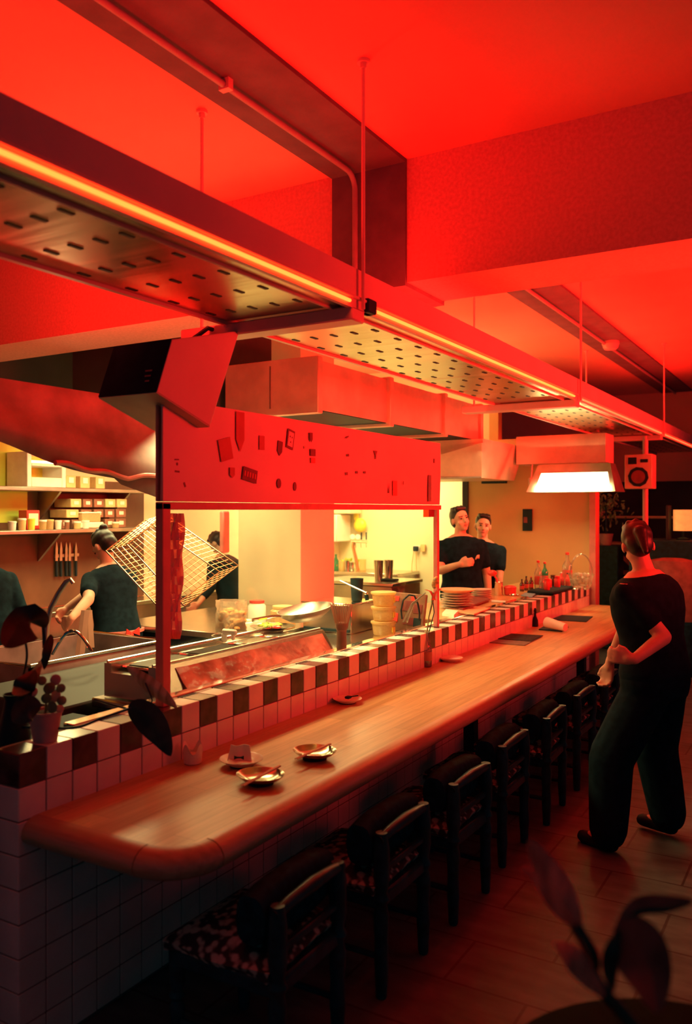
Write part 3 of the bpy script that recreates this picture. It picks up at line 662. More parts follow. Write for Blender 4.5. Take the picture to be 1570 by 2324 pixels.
# topping rail
tr = thing('topping_rail', 'refrigerated steel topping rail with tilted red-lit lid behind the glass', 'food rail', (-2.6, 3.4, 0.88))
ya, yb = 2.62, 3.93
MB().prism([(-2.78, ya, 0.885), (-2.40, ya, 0.885), (-2.40, ya, 0.925), (-2.47, ya, 1.035), (-2.52, ya, 1.035), (-2.52, ya, 0.99), (-2.74, ya, 0.99), (-2.74, ya, 1.03), (-2.78, ya, 1.03)], (0, yb - ya, 0)).build('trough', M['stainless'], tr, world=True, smooth=0)
MB().tube([(-2.495, ya, 1.040), (-2.495, yb, 1.040)], 0.007, 8).build('front_rim', M['chrome'], tr, world=True)
MB().tube([(-2.76, ya, 1.036), (-2.76, yb, 1.036)], 0.007, 8).build('rear_rim', M['chrome'], tr, world=True)
lidp = []
for i in range(15):
    y = ya + 0.10 + (yb - ya - 0.14) * i / 14
    lidp.append([(-2.458 + 0.004 * math.sin(y * 23 + k), y, 1.020 - 0.002 * math.sin(y * 9)) if k == 0 else (-2.458 + 0.068 * k / 3 + 0.004 * math.sin(y * 19 + 2 * k), y, 1.02 - 0.088 * k / 3) for k in range(4)])
MB().sheet(lidp, 0.004).build('wrapped_lid', mat('crinkled_red_wrap', (0.66, 0.17, 0.13), 0.14, var=0.25, vscale=9, bump=1.0, spec=0.8), tr, world=True)
for k, (y0_, y1_, mm) in enumerate([(2.68, 3.02, 'leaf'), (3.05, 3.38, 'soil'), (3.42, 3.66, 'stainless'), (3.69, 3.90, 'stainless')]):
    pn_ = MB().bbox((-2.735, y0_, 1.0), (-2.53, y1_, 1.012), 0.004)
    pn_.bbox((-2.715, y0_ + 0.02, 1.004), (-2.55, y1_ - 0.02, 1.016), 0.003, 1)
    pn_.build('pan', [M['chrome'], M[mm]], tr, world=True)
# sink
sk = thing('deep_sink', 'deep steel sink with bright polished rims at the left behind the ledge', 'sink', (-3.9, 3.4, 0.9))
sx0, sx1, sy0, sy1 = -4.22, -3.56, 2.86, 3.86
m_ = MB()
for a, b in (((sx0, sy0, .5), (sx1, sy0 + .02, .9)), ((sx0, sy1 - .02, .5), (sx1, sy1, .9)), ((sx0, sy0, .5), (sx0 + .02, sy1, .9)), ((sx1 - .02, sy0, .5), (sx1, sy1, .9)), ((sx0, sy0, .48), (sx1, sy1, .5))): m_.box(a, b)
m_.build('basin', M['canopy'], sk, world=True, smooth=0)
MB().tube([(sx0, sy0, .9), (sx1, sy0, .9), (sx1, sy1, .9), (sx0, sy1, .9)], 0.011, 8, closed=True).build('rim', M['chrome'], sk, world=True)
for x, y in ((sx0 + .03, sy0 + .03), (sx1 - .03, sy0 + .03), (sx1 - .03, sy1 - .03), (sx0 + .03, sy1 - .03)): MB().tube([(x, y, 0), (x, y, .48)], 0.018, 8).build('leg', M['dullsteel'], sk, world=True)
T(MB().bbox((-3.52, 2.44, 0.0), (-2.84, 3.66, 0.86), 0.01).build('low_cabinet', M['slot']), 'dark low cabinet between the sink and the ledge', 'cabinet')
h0 = at(118, 1485, d=4.4); h1 = at(208, 1478, d=4.4)
hp = [h0.lerp(h1, t) + Vector((0, 0, 0.115 * math.sin(PI * t))) for t in [i / 14 for i in range(15)]]
T(MB().tube(hp, 0.009, 8).build('sink_hose', M['chrome']), 'bright looping steel hose rising out of the sink', 'hose')
f0 = at(105, 1422, d=4.3); fq = [at(u, v, d=4.3) for u, v in ((103, 1470), (106, 1420), (115, 1380), (133, 1345), (150, 1320), (160, 1315), (166, 1324))]
T(MB().tube(fq, [0.016, 0.014, 0.014, 0.014, 0.013, 0.012, 0.011], 10).build('gooseneck_tap', M['dullsteel']), 'dark gooseneck tap leaning over the sink in front of the cook', 'tap')
lg = thing('wooden_trestle', 'narrow wooden stepladder legs standing in the sink area below the cook', 'trestle', at(185, 1460, d=4.9))
MB().prism([at(u, v, d=4.9) for u, v in ((170, 1490), (180, 1490), (192, 1385), (184, 1385))], (0.02, 0.02, 0)).build('leg', M['speakerwood'], lg, world=True, smooth=0)
MB().prism([at(u, v, d=4.95) for u, v in ((196, 1470), (203, 1470), (198, 1385), (191, 1385))], (0.02, 0.02, 0)).build('leg', M['speakerwood'], lg, world=True, smooth=0)
# island behind
isl = thing('island_counter', 'dark-edged steel island counter behind the glass, in front of the second cook', 'counter', (-4.0, 5, 0.9))
MB().bbox((-4.45, 4.25, 0.86), (-3.16, 5.75, 0.90), 0.004).build('worktop', M['stainless'], isl, world=True)
MB().box((-4.42, 4.28, 0.78), (-3.18, 5.72, 0.86)).build('dark_edge', M['black'], isl, world=True, smooth=0)
MB().box((-4.40, 4.30, 0.40), (-3.20, 5.70, 0.44)).build('shelf', M['dullsteel'], isl, world=True, smooth=0)
for x, y in ((-4.38, 4.32), (-3.22, 4.32), (-3.22, 5.67), (-4.38, 5.67)): MB().tube([(x, y, 0), (x, y, .78)], 0.02, 8).build('leg', M['dullsteel'], isl, world=True)
lb = thing('rear_worktop', 'steel worktop along the shelf wall behind the cook', 'worktop', (-5.3, 4.5, 0.9))
MB().bbox((-5.583, 3.0, 0.86), (-5.30, 6.9, 0.90), 0.004).build('worktop', M['stainless'], lb, world=True)
MB().box((-5.58, 3.0, 0.0), (-5.33, 6.85, 0.86)).build('body', M['dullsteel'], lb, world=True, smooth=0)
struct(MB().box((-5.598, 2.6, 0.905), (-5.585, 5.75, 1.95)).build('trim_4', mat('brown_wall_panel', (0.13, 0.065, 0.03), 0.7, var=0.15, vscale=3), smooth=0))
struct(MB().box((-5.6, 2.0, 1.6), (-5.58, 4.45, 2.35)).build('trim_5', M['wallgreen'], smooth=0))

# ------------------------------------------------------------------ wall shelves and their contents
def shelf(z, label):
    t = thing('wall_shelf', label, 'shelf', (-5.45, 4.7, z))
    MB().bbox((-5.6, 3.3, z - 0.03), (-5.28, 5.6, z), 0.004).build('board', M['dullsteel'], t, world=True)
    for y in (3.9, 4.55, 5.3): MB().prism([(-5.6, y, z - .03), (-5.32, y, z - .03), (-5.34, y, z - .05), (-5.58, y, z - .26), (-5.6, y, z - .26)], (0, .02, 0)).build('bracket', M['dullsteel'], t, world=True, smooth=0)
shelf(1.875, 'upper wall shelf with lit white cabinet and boxes, under the canopy')
shelf(1.545, 'lower wall shelf crowded with tubs and small boxes behind the cook')
# lit white cabinet
a = at(62, 1100, X=-5.32); b = at(150, 1040, X=-5.32)
wc = thing('white_cabinet', 'small glowing white open cabinet on the upper shelf', 'cabinet', (-5.4, (a.y + b.y) / 2, 1.876))
Wd = (b.y - a.y) / 2
for p_, q_, nm in (((-.16, -Wd, 0), (.08, -Wd + .04, .27), 'side_panel'), ((-.16, Wd - .04, 0), (.08, Wd, .20), 'side_panel'), ((-.16, -Wd + .04, 0), (.08, Wd - .04, .075), 'base_panel'), ((-.16, -Wd + .04, .16), (.08, Wd - .04, .185), 'shelf_panel')):
    MB().bbox(p_, q_, 0.004).build(nm, M['white'], wc)
MB().box((-.155, -Wd + .04, .075), (-.15, Wd - .04, .25)).build('back_panel', M['yellow'], wc)
MB().bbox((-.05, -Wd + .06, .19), (0.06, Wd - .06, .205), 0.003).build('lamp_strip', M['whiteemit'], wc)
l_ = area('cabinet_light', (-5.15, 4.35, 2.12), (0, R(-55), 0), (0.1, 0.4), 9.0, WARM)
def box_row(vtop, vbot, us, X, zb, mm, rowname):
    for i, (u0, u1) in enumerate(us):
        p0 = at(u0, vbot, X=X); p1 = at(u1, vtop, X=X); h = p1.z - p0.z
        w_ = abs(p1.y - p0.y) * 0.93; cy = (p0.y + p1.y) / 2
        o = thing('storage_box', 'small %s drawer box with pale label, %s, %s' % ({'brownplastic': 'brown', 'tanplastic': 'tan'}[mm[i % len(mm)]], rowname, ['leftmost', 'second from left', 'third from left', 'fourth from left', 'rightmost'][i if i < 4 else 4]), 'box', (X - 0.1, cy, zb), 0, 'drawer boxes on the lower shelf')
        MB().bbox((-.1, -w_ / 2, 0), (.1, w_ / 2, h * .94), 0.004).build('body', M[mm[i % len(mm)]], o)
        MB().bbox((.1, -w_ * .22, h * .3), (.103, w_ * .22, h * .68), 0.001).build('label_card', M['paper'], o)
    return h
z = 1.545
h = box_row(1160, 1182, [(137, 160), (163, 188), (238, 261), (263, 287)], -5.36, z + 0.002, ['brownplastic'], 'bottom row')
z2 = z + 0.09
box_row(1138, 1158, [(150, 180), (184, 209), (213, 236), (238, 261), (263, 287)], -5.36, z2, ['tanplastic', 'brownplastic', 'brownplastic', 'brownplastic', 'brownplastic'], 'middle row')
box_row(1115, 1135, [(160, 186), (188, 211), (213, 237), (239, 263), (265, 289)], -5.36, z2 + 0.085, ['tanplastic', 'brownplastic', 'brownplastic', 'tanplastic', 'tanplastic'], 'top row')
for i, (u0, u1, vt, lab) in enumerate([(153, 170, 1082, 'box with white label on the upper shelf, next to the lit cabinet'), (185, 202, 1080, 'middle tan box with white label on the upper shelf'), (220, 236, 1088, 'tan box with white label at the right end of the upper shelf')]):
    p0 = at(u0, 1105, X=-5.36); p1 = at(u1, vt, X=-5.36)
    o = thing('storage_box', lab, 'box', (-5.46, (p0.y + p1.y) / 2, 1.877), 0, 'boxes on the upper shelf'); w_ = (p1.y - p0.y) * 1.3; h = .10
    MB().bbox((-.1, -w_ / 2, 0), (.1, w_ / 2, h), 0.004).build('body', M['tanplastic'], o)
    MB().bbox((.1, -w_ * .25, h * .4), (.103, w_ * .25, h * .85), 0.001).build('label_card', M['white'], o)
def tub(loc, r, h, m, lid, label, cat='tub', group=None, name='plastic_tub', sx=1, sy=1):
    o = thing(name, label, cat, loc, 0, group)
    MB().lathe([(r * .82, 0), (r * .86, .004), (r * .96, h * .9), (r * .98, h)], n=20, sx=sx, sy=sy).build('body', m, o)
    MB().lathe([(r * 1.03, h), (r * 1.05, h + .004), (r * 1.05, h + .012), (r * .9, h + .014)], n=20, sx=sx, sy=sy).build('lid', lid, o)
    return o
for (u0, u1, vt, m, lidm, lab) in [(17, 38, 1186, 'white', 'white', 'white round tub at the left end of the lower shelf'), (40, 60, 1178, 'tanplastic', 'white', 'tan tub beside the white one on the lower shelf'),
        (64, 78, 1180, 'yellow', 'yellow', 'yellow tub on the lower shelf'), (90, 104, 1183, 'tub', 'white', 'cloudy tub under the red carton side of the lower shelf'), (106, 120, 1182, 'tub', 'tanplastic', 'cloudy tub with tan lid on the lower shelf'),
        (126, 138, 1184, 'white', 'white', 'small white jar in the middle of the lower shelf'), (147, 156, 1184, 'brownplastic', 'white', 'small brown jar with white lid on the lower shelf'), (168, 182, 1186, 'tanplastic', 'white', 'small tan pot with white lid on the lower shelf'),
        (186, 202, 1184, 'white', 'white', 'small white pot right of the tan one on the lower shelf'), (254, 270, 1187, 'tub', 'white', 'cloudy pot toward the right end of the lower shelf')]:
    p0 = at(u0, 1201, X=-5.31); p1 = at(u1, vt, X=-5.31); r_ = (p1.y - p0.y) / 2
    tub((-5.31, (p0.y + p1.y) / 2, 1.547), min(r_, .03), max(.03, min(.075, p1.z - 1.55)), M[m], M[lidm], lab, group='tubs on the lower shelf')
p = at(66, 1165, X=-5.45)
rc = thing('red_carton', 'red carton with white label on the lower shelf under the lit cabinet', 'carton', (-5.45, p.y, 1.547))
MB().bbox((-.05, -.06, 0), (.05, .06, .15), 0.004).build('body', M['redplastic'], rc); MB().bbox((.05, -.045, .03), (.053, .045, .125), 0.001).build('label_panel', M['paper'], rc)
p = at(213, 1165, X=-5.30)
wbx = thing('plastic_box', 'long clear-lidded plastic box in front of the brown drawer boxes', 'box', (-5.345, p.y, 1.60))
MB().bbox((-.03, -.10, 0), (.02, .10, .07), 0.006).build('body', M['tub'], wbx); MB().bbox((-.034, -.105, .07), (.024, .105, .082), 0.003).build('lid', M['white'], wbx); MB().bbox((-0.05, -.14, -.052), (.03, .13, -.002), .01).build('tray', M['paper'], wbx)
# knives on rail
kr = thing('knife_rail', 'wall rail holding dark-handled knives behind the cook', 'knife rail', (-5.58, 4.6, 1.40))
p0 = at(125, 1262, X=-5.57); p1 = at(180, 1262, X=-5.57)
MB().bbox((-5.6, p0.y, p0.z - .015), (-5.57, p1.y, p0.z + .015), .004).build('bar', M['dullsteel'], kr, world=True)
for i, u in enumerate((128, 138, 150, 158, 172)):
    q = at(u, 1262, X=-5.565)
    k = thing('kitchen_knife', 'kitchen knife hanging blade up from the wall rail, ' + ['leftmost', 'second from left', 'middle one', 'second from right', 'rightmost by the cook'][i], 'knife', q, 0, 'knives on the wall rail')
    MB().prism([(0, -.012, -.04), (0, .012, -.04), (0, .014, .06), (0, 0, .12), (0, -.010, .06)], (0.003, 0, 0)).build('blade', M['dullsteel'], k, smooth=0)
    MB().bbox((-.006, -.012, -.17), (.012, .012, -.04), .005).build('handle', M['black'], k)

# ------------------------------------------------------------------ things on the prep counter
def jar(p, r, h, body, lid, label, cat='jar', content=None):
    o = thing('glass_jar', label, cat, p)
    MB().lathe([(r * .9, 0), (r, .01), (r, h * .78), (r * .78, h * .88), (r * .78, h * .9)], n=20).build('body', M[body], o)
    MB().lathe([(r * .82, h * .9), (r * .84, h * .91), (r * .84, h), (r * .7, h * 1.01)], n=20).build('lid', M[lid], o)
    if content: MB().lathe([(r * .84, .012), (r * .9, .02), (r * .9, h * .6)], n=18).build('contents', M[content], o)
    return o
def on(u, v, Z): return at(u, v, Z=Z)
jar(on(583, 1418, .90), .062, .17, 'white', 'redplastic', 'white jar with red lid in front of the column')
jar(on(556, 1436, .90), .05, .085, 'white', 'white', 'low white-lidded jar in front of the red-lidded jar')
jar(on(642, 1425, .90), .085, .15, 'tub', 'tanplastic', 'wide cloudy tub of orange food in front of the column', 'tub', 'food')
for i, (z) in enumerate((.882, .978, 1.074)):
    p = at(870, 1440, Z=.882)
    o = thing('deli_container', ['bottom', 'middle', 'top'][i] + ' container of the stacked cloudy plastic food containers behind the glass', 'container', (p.x, p.y, z), R(i * 9), 'stacked deli containers')
    MB().lathe([(.062, 0), (.066, .004), (.076, .075), (.077, .078)], n=24).build('body', M['tub'], o)
    MB().lathe([(.082, .074), (.084, .078), (.084, .088), (.074, .09)], n=24).build('lid', M['tub'], o)
    MB().bbox((.07, -.02, .02), (.078, .02, .055), .002).build('label_card', M['yellow'], o)
p = Vector((-2.40, 4.01, .882))
wh = thing('whisk_holder', 'brown bamboo brush standing upright in a tall holder on the steel rail', 'brush holder', p)
MB().lathe([(.03, 0), (.031, .004), (.027, .15), (.028, .16)], n=18).build('tube', M['brownplastic'], wh)
for k in range(22):
    a = 2 * PI * k / 22; MB
wk = MB()
for k in range(26):
    a = 2 * PI * k / 26; c_, s_ = math.cos(a), math.sin(a)
    wk.tube([(.018 * c_, .018 * s_, .12), (.034 * c_, .034 * s_, .18), (.062 * c_, .062 * s_, .29)], [.004, .0035, .002], 5)
wk.build('bristles', M['bamboo'], wh)
MB().lathe([(.03, .15), (.037, .16), (.038, .185), (.034, .19)], n=18).build('binding', M['brownplastic'], wh)
# wok / big pan and dishes
p = on(822, 1388, .985)
pn = thing('frying_pan', 'wide tilted steel pan resting on the topping rail near the brush holder', 'pan', at(695, 1405, d=4.9), R(60))
mm_ = MB().lathe([(.02, 0), (.10, .004), (.15, .04), (.165, .065), (.160, .066), (.145, .042), (.098, .010), (.02, .008)], n=32); mm_.xf(Euler((R(0), R(-10), 0)).to_matrix().to_4x4()); mm_.build('bowl', M['dullsteel'], pn)
MB().tube([(-.16, 0, .03), (-.22, 0, .03), (-.34, 0, .015)], [.008, .008, .011], 8).build('handle', M['chrome'], pn)
sd = thing('serving_dish', 'shallow steel dish of lime-green garnish on the topping rail', 'dish', at(618, 1428, d=4.75))
MB().lathe([(.02, 0), (.09, .003), (.125, .018), (.128, .02), (.12, .016), (.088, .007), (.02, .006)], n=28).build('plate', M['stainless'], sd)
g_ = MB()
for k in range(26): g_.ball((random.uniform(-.07, .04), random.uniform(-.04, .05), .018 + random.uniform(0, .012)), (.016, .012, .007), 8)
g_.build('garnish', M['lime'], sd); MB().ball((.05, -.03, .02), (.03, .02, .01), 10).build('red_garnish', M['redplastic'], sd)
bg = thing('food_bag', 'open clear bag of orange food in a steel bin behind the glass', 'bag', at(503, 1440, d=4.9) + Vector((0.07, 0, 0.008)))
fb = MB()
for k in range(44): fb.ball((random.uniform(-.075, .075), random.uniform(-.05, .05), random.uniform(.02, .14)), (random.uniform(.018, .032), .02, random.uniform(.012, .022)), 8)
fb.build('contents', M['food'], bg)
rr = []
for j in range(8):
    z_ = .0 + .028 * j; rr.append([Vector(((.095 + .012 * math.sin(5 * a_ + j)) * math.cos(a_), (.07 + .01 * math.sin(7 * a_ + 2 * j)) * math.sin(a_), z_)) for a_ in [2 * PI * i / 24 for i in range(24)]])
MB().rings(rr, caps=False).build('film', M['film'], bg)
bin_ = T(MB().lathe([(.09, 0), (.10, .005), (.11, .08), (.115, .085), (.105, .083), (.09, .01)], at(503, 1440, d=4.9) + Vector((0.07, 0, -.083)), n=24).build('steel_bin', M['dullsteel']), 'round steel bin under the bag of orange food', 'bin')
p = at(520, 1450, d=4.3)
cl = thing('spring_clip', 'white plastic clip in front of the bag of orange food', 'clip', p)
MB().bbox((-.045, -.01, .02), (.05, .01, .05), .008).build('top_arm', M['white'], cl); MB().bbox((-.05, -.01, -.02), (-.015, .01, .03), .008).build('side_arm', M['white'], cl); MB().bbox((.015, -.01, -.005), (.035, .01, .03), .006).build('side_arm', M['white'], cl)
# steel machine, cup, board
mc = thing('steel_machine', 'small box-shaped steel machine on the prep counter between brush holder and stacked containers', 'machine', (-2.93, 4.87, .88))
MB().bbox((-.22, -.12, 0), (.16, .22, .19), .006).build('body', M['stainless'], mc); MB().bbox((-.21, -.128, .01), (.15, -.12, .03), .002).build('slot', M['black'], mc); MB().bbox((-.23, -.13, .19), (.17, .23, .20), .003).build('top_plate', M['chrome'], mc)
cu = T(MB().lathe([(.034, 0), (.036, .004), (.045, .15), (.047, .152), (.043, .15), (.032, .01)], (-2.83, 4.93, 1.082), n=22).build('tumbler', M['black']), 'tall black tumbler standing on the steel machine', 'cup')
lv = thing('lever_handle', 'long thin steel lever with a ball end beside the black tumbler', 'lever', at(828, 1350, d=5.5))
MB().tube([at(772, 1318, d=5.6), at(828, 1344, d=5.5)], .006, 8).build('rod', M['chrome'], lv, world=True); MB().ball(at(831, 1347, d=5.5), .014, 12).build('ball_end', M['chrome'], lv, world=True); MB().tube([at(831, 1350, d=5.5), at(833, 1362, d=5.5)], .014, 8).build('foot', M['black'], lv, world=True)
stb = thing('sticker_covered_screen', 'dark tilted screen back covered with red stickers behind the containers', 'screen', (-2.50, 5.02, .882), R(-12))
MB().bbox((-.14, -.012, 0), (.14, .012, .26), .006).xf(Euler((R(-10), R(0), 0)).to_matrix().to_4x4()).build('casing', M['brownplastic'], stb)
for (x_, z_, w_, h_, m) in [(-.12, .20, .04, .035, 'redplastic'), (-.12, .06, .045, .06, 'redplastic'), (.02, .21, .045, .03, 'redplastic'), (-.06, .14, .10, .07, 'stickdark'), (.05, .13, .07, .06, 'stickdark'), (-.03, .05, .09, .05, 'stickdark'), (.06, .04, .06, .06, 'black')]:
    MB().bbox((x_, -.016, z_), (x_ + w_, -.011, z_ + h_), .001).xf(Euler((R(-10), R(0), 0)).to_matrix().to_4x4()).build('sticker', M[m], stb)
cbp = [at(u, v, d=5.35) for u, v in ((912, 1405), (910, 1385), (915, 1362), (928, 1350), (940, 1352), (948, 1370), (952, 1392), (951, 1408))]
T(MB().tube(cbp, .006, 8).build('black_cable', M['black']), 'black cable looping up in front of the sticker-covered screen', 'cable')
tg = thing('kitchen_tongs', 'dark metal tongs leaning beside the looping black cable', 'tongs', at(930, 1380, d=5.3))
for du in (0, 8): MB().tube([at(915 + du, 1412, d=5.3), at(935 + du * .5, 1370, d=5.28), at(966, 1345, d=5.26)], [.007, .005, .004], 6).build('arm', M['dullsteel'], tg, world=True)
# wire dish rack (tilted)
wr = thing('wire_basket', 'copper-coloured wire mesh basket hung tilted behind the near edge of the glass', 'wire basket', at(370, 1280, d=4.5))
A_, B_, C_, D_ = at(330, 1180, d=4.55), at(240, 1250, d=4.35), at(372, 1392, d=4.3), at(498, 1298, d=4.55)
dep = Vector((0.05, 0.10, 0.03))
def q4(s, t): return A_.lerp(B_, s).lerp(D_.lerp(C_, s), t)
gm = MB()
for i in range(1, 16): gm.tube([q4(0, i / 16), q4(1, i / 16)], .0017, 5)
for i in range(1, 12): gm.tube([q4(i / 12, 0), q4(i / 12, 1)], .0017, 5)
gm.build('mesh_face', M['copper'], wr, world=True)
MB().tube([A_, B_, C_, D_], .0045, 6, closed=True).build('rim', M['copper'], wr, world=True)
MB().tube([A_ + dep, B_ + dep, C_ + dep, D_ + dep], .0045, 6, closed=True).build('rim', M['copper'], wr, world=True)
gs = MB()
for P0, P1, nn in ((B_, C_, 16), (C_, D_, 11), (D_, A_, 16), (A_, B_, 11)):
    for i in range(nn): q = P0.lerp(P1, i / nn); gs.tube([q, q + dep], .0016, 4)
    for k in (1, 2, 3): gs.tube([P0 + dep * k / 4, P1 + dep * k / 4], .0016, 4)
gs.build('side_wires', M['copper'], wr, world=True)
fb_ = []
for j in range(15):
    t = j / 14; v = 1165 + t * 285; cx = 402 - 10 * t
    row = []
    for k in range(7):
        row.append(at(cx - 17 + 34 * k / 6 + 3 * math.sin(v / 17 + k), v, d=3.62 + .02 * math.sin(k * 2.1 + j * 1.3)))
    fb_.append(row)
T(MB().sheet(fb_, .003).build('hanging_bag', M['redfilm']), 'crinkled red plastic film hanging just inside the near end of the glass', 'plastic film')
T(MB().bbox(at(497, 1255, d=6.9), at(522, 1160, d=6.95), .01).build('hanging_cloth', M['framered']), 'small red cloth hanging above the second cook', 'cloth')

# ------------------------------------------------------------------ far kitchen bar by the cream wall
bb = thing('back_bar_counter', 'steel back bar counter against the bright cream wall', 'counter', (-5.1, 9.0, .95))
MB().bbox((-5.575, 8.7, .91), (-4.45, 9.297, .95), .005).build('worktop', M['stainless'], bb, world=True); MB().box((-5.57, 8.75, 0), (-4.48, 9.28, .91)).build('body', M['dullsteel'], bb, world=True, smooth=0)
fr = T(MB().bbox((-5.58, 8.9, 1.3), (-5.40, 9.25, 1.64), .01).build('white_water_heater', M['white']), 'bright white box mounted on the cream wall beside the column', 'box')
T(MB().bbox((-5.58, 8.98, 1.65), (-5.24, 9.25, 1.85), .01).build('wall_cupboard', M['wallcream']), 'cream wall cupboard above the bright white box', 'cupboard')
bt = thing('beer_tap', 'chrome beer tap tower with round white badges against the cream wall', 'beer tap', at(808, 1300, Y=8.95))
Pt = lambda u, v: at(u, v, Y=8.95)
MB().tube([Vector((Pt(812, 1302).x, 8.95, .951)), Pt(808, 1270), Pt(801, 1240), Pt(803, 1230)], .022, 12).build('column', M['copper'], bt, world=True)
MB().tube([Pt(798, 1229), Pt(834, 1230)], .016, 12).build('arm', M['chrome'], bt, world=True)
for u in (800, 812): MB().tube([Pt(u, 1218), Pt(u, 1218) + Vector((.01, -.02, 0))], .032, 16).build('badge', M['white'], bt, world=True)
for u in (820, 831): MB().tube([Pt(u, 1225), Pt(u, 1208)], .009, 8).build('tap_handle', M['black'], bt, world=True)
for u in (806, 818, 830): MB().tube([Pt(u, 1230), Pt(u + 1, 1243)], .007, 8).build('spout', M['chrome'], bt, world=True)
T(MB().ball(at(817, 1192, Y=9.22), (.09, .05, .09), 16).ball(at(808, 1172, Y=9.22), (.035, .03, .06), 12).build('yellow_balloon', M['yellow']), 'yellow-green rounded ornament on the cream wall above the beer tap', 'ornament')
for i, (u, v, r_, h_, m, nm, lab) in enumerate([(762, 1310, .035, .20, 'greenglass', 'bottle', 'dark green bottle at the left end of the back bar by the column'), (775, 1312, .03, .11, 'tub', 'cup', 'cloudy cup next to the green bottle on the back bar'),
        (787, 1312, .036, .12, 'stainless', 'steel_cup', 'steel cup left of the beer tap column'), (798, 1312, .03, .10, 'stainless', 'steel_cup', 'small steel cup at the foot of the beer tap'), (823, 1308, .04, .14, 'tub', 'cup', 'cloudy jug right of the beer tap')]):
    p = at(u, v, Y=8.85 + .03 * i); p.z = .951
    T(MB().lathe([(r_ * .9, 0), (r_, .004), (r_, h_ * .6), (r_ * (.4 if nm == 'bottle' else 1.02), h_ * .8), (r_ * (.4 if nm == 'bottle' else 1.05), h_)], p, n=18).build(nm, M[m]), lab, nm.replace('_', ' '))
plt = thing('lime_bunch', 'loose bunch of lime-green leaves on the back bar behind the tap', 'plant', at(795, 1291, Y=9.12))
lf = MB()
for k in range(30):
    c_ = Vector((random.uniform(-.14, .14), random.uniform(-.04, .04), random.uniform(-.04, .12))); lf.ball(c_, (random.uniform(.015, .04), .01, random.uniform(.01, .022)), 8, rot=Euler((random.random() * 3, random.random() * 3, 0)).to_matrix())
lf.build('leaves', M['lime'], plt)
for i, (u, lab) in enumerate(((859, 'left'), (875, 'right'))):
    T(MB().lathe([(.036, 0), (.038, .004), (.046, .18), (.048, .185), (.044, .18), (.034, .01)], (at(u, 1310, d=8.0).x, at(u, 1310, d=8.0).y + i * .06, 1.031), n=24).build('steel_cup', M['stainless']), lab + ' one of two tall steel shaker cups behind the black tumbler', 'cup', 'steel shaker cups')
mb_ = thing('middle_cabinet', 'steel cabinet under the two shaker cups', 'cabinet', (-3.75, 7.2, 1.0))
pa = at(842, 1320, d=8.0)
MB().bbox((pa.x - .45, pa.y - .25, 0.0), (pa.x + .35, pa.y + .35, 1.0), .006).build('body', M['dullsteel'], mb_, world=True); MB().bbox((pa.x - .47, pa.y - .27, 1.0), (pa.x + .37, pa.y + .37, 1.03), .005).build('worktop', M['stainless'], mb_, world=True)
T(MB().bbox((pa.x + .15, pa.y - .1, 1.032), (pa.x + .30, pa.y, 1.055), .006).build('stapled_pad', M['black']), 'small black pad at the right edge of the steel cabinet', 'pad')
ot = thing('wall_socket', 'wall socket with black plug and hanging cords on the cream wall', 'socket', at(946, 1245, Y=9.29))
MB().bbox((-.04, -.012, -.04), (.04, 0, .04), .004).build('plate', M['white'], ot); MB().bbox((-.03, -.06, -.03), (.03, -.012, .03), .008).build('plug', M['black'], ot)
MB().tube([(-.02, -.05, -.03), (-.05, -.04, -.2), (-.06, -.03, -.42)], .005, 6).build('cord', M['wallorange'], ot); MB().tube([(.02, -.05, -.03), (.01, -.04, -.2), (.03, -.03, -.45)], .005, 6).build('cord', M['wallorange'], ot)
T(MB().bbox(at(956, 1252, Y=9.29), at(964, 1236, Y=9.26), .003).build('wall_switch', M['tanplastic']), 'small tan switch on the cream wall right of the plugged socket', 'switch')

# ------------------------------------------------------------------ things on the bar counter
ZC = CT + 0.0005
def lathe_o(name, label, cat, p, prof, m, n=28, rz=0, group=None):
    return tag(MB().lathe(prof, p, n=n).build(name, m), label, cat, group)
p = at(437, 1732, Z=CT)
cr = MB()
prof = [(.0, 0), (.030, 0), (.034, .004), (.035, .035)]
cr.lathe([(.012, 0), (.030, .0), (.034, .004), (.036, .030), (.033, .034)], n=20)
rs = []
for zz, wv, r_ in ((.030, 0, .036), (.042, .002, .036), (.052, .012, .037), (.058, .022, .039)):
    rs.append([Vector((r_ * math.cos(a), r_ * math.sin(a), zz + wv * (math.cos(4 * a) * .9))) for a in [2 * PI * i / 40 for i in range(40)]])
for zz, wv, r_ in ((.054, .020, .036), (.040, .002, .032), (.030, 0, .031)):
    rs.append([Vector((r_ * math.cos(a), r_ * math.sin(a), zz + wv * (math.cos(4 * a) * .9))) for a in [2 * PI * i / 40 for i in range(40)]])
cr.rings(rs, caps=False)
crown = tag(cr.build('crown_cup', M['ceramic']), 'small cream crown-shaped cup against the tiled ledge, left of the plates', 'cup'); crown.location = (p.x, p.y, ZC)
p = at(548, 1738, Z=CT)
DISH = [(.02, .0), (.042, .0), (.046, .006), (.066, .018), (.080, .026), (.081, .029), (.076, .027), (.060, .018), (.040, .010), (.01, .010)]
bp = thing('side_plate', 'cream footed plate holding a folded napkin, farthest left on the counter', 'plate', (p.x, p.y, ZC))
MB().lathe(DISH, n=36).build('dish', M['ceramic'], bp); MB().lathe([(.03, 0.0), (.044, 0.0), (.046, .007), (.03, .007)], n=28).build('dark_foot', M['black'], bp)
nk = thing('folded_napkin', 'folded cream napkin with a small black bow standing in the leftmost plate', 'napkin', (p.x - .005, p.y, ZC + .018), YAW)
rowsn = [[(x * (1.05 - .25 * j / 5) * .001, -.012 + .022 * math.sin(j / 5 * 1.3) + .003 * math.sin(x / 9), j * .011 + .002 * math.sin(x / 12)) for x in range(-46, 47, 8)] for j in range(6)]
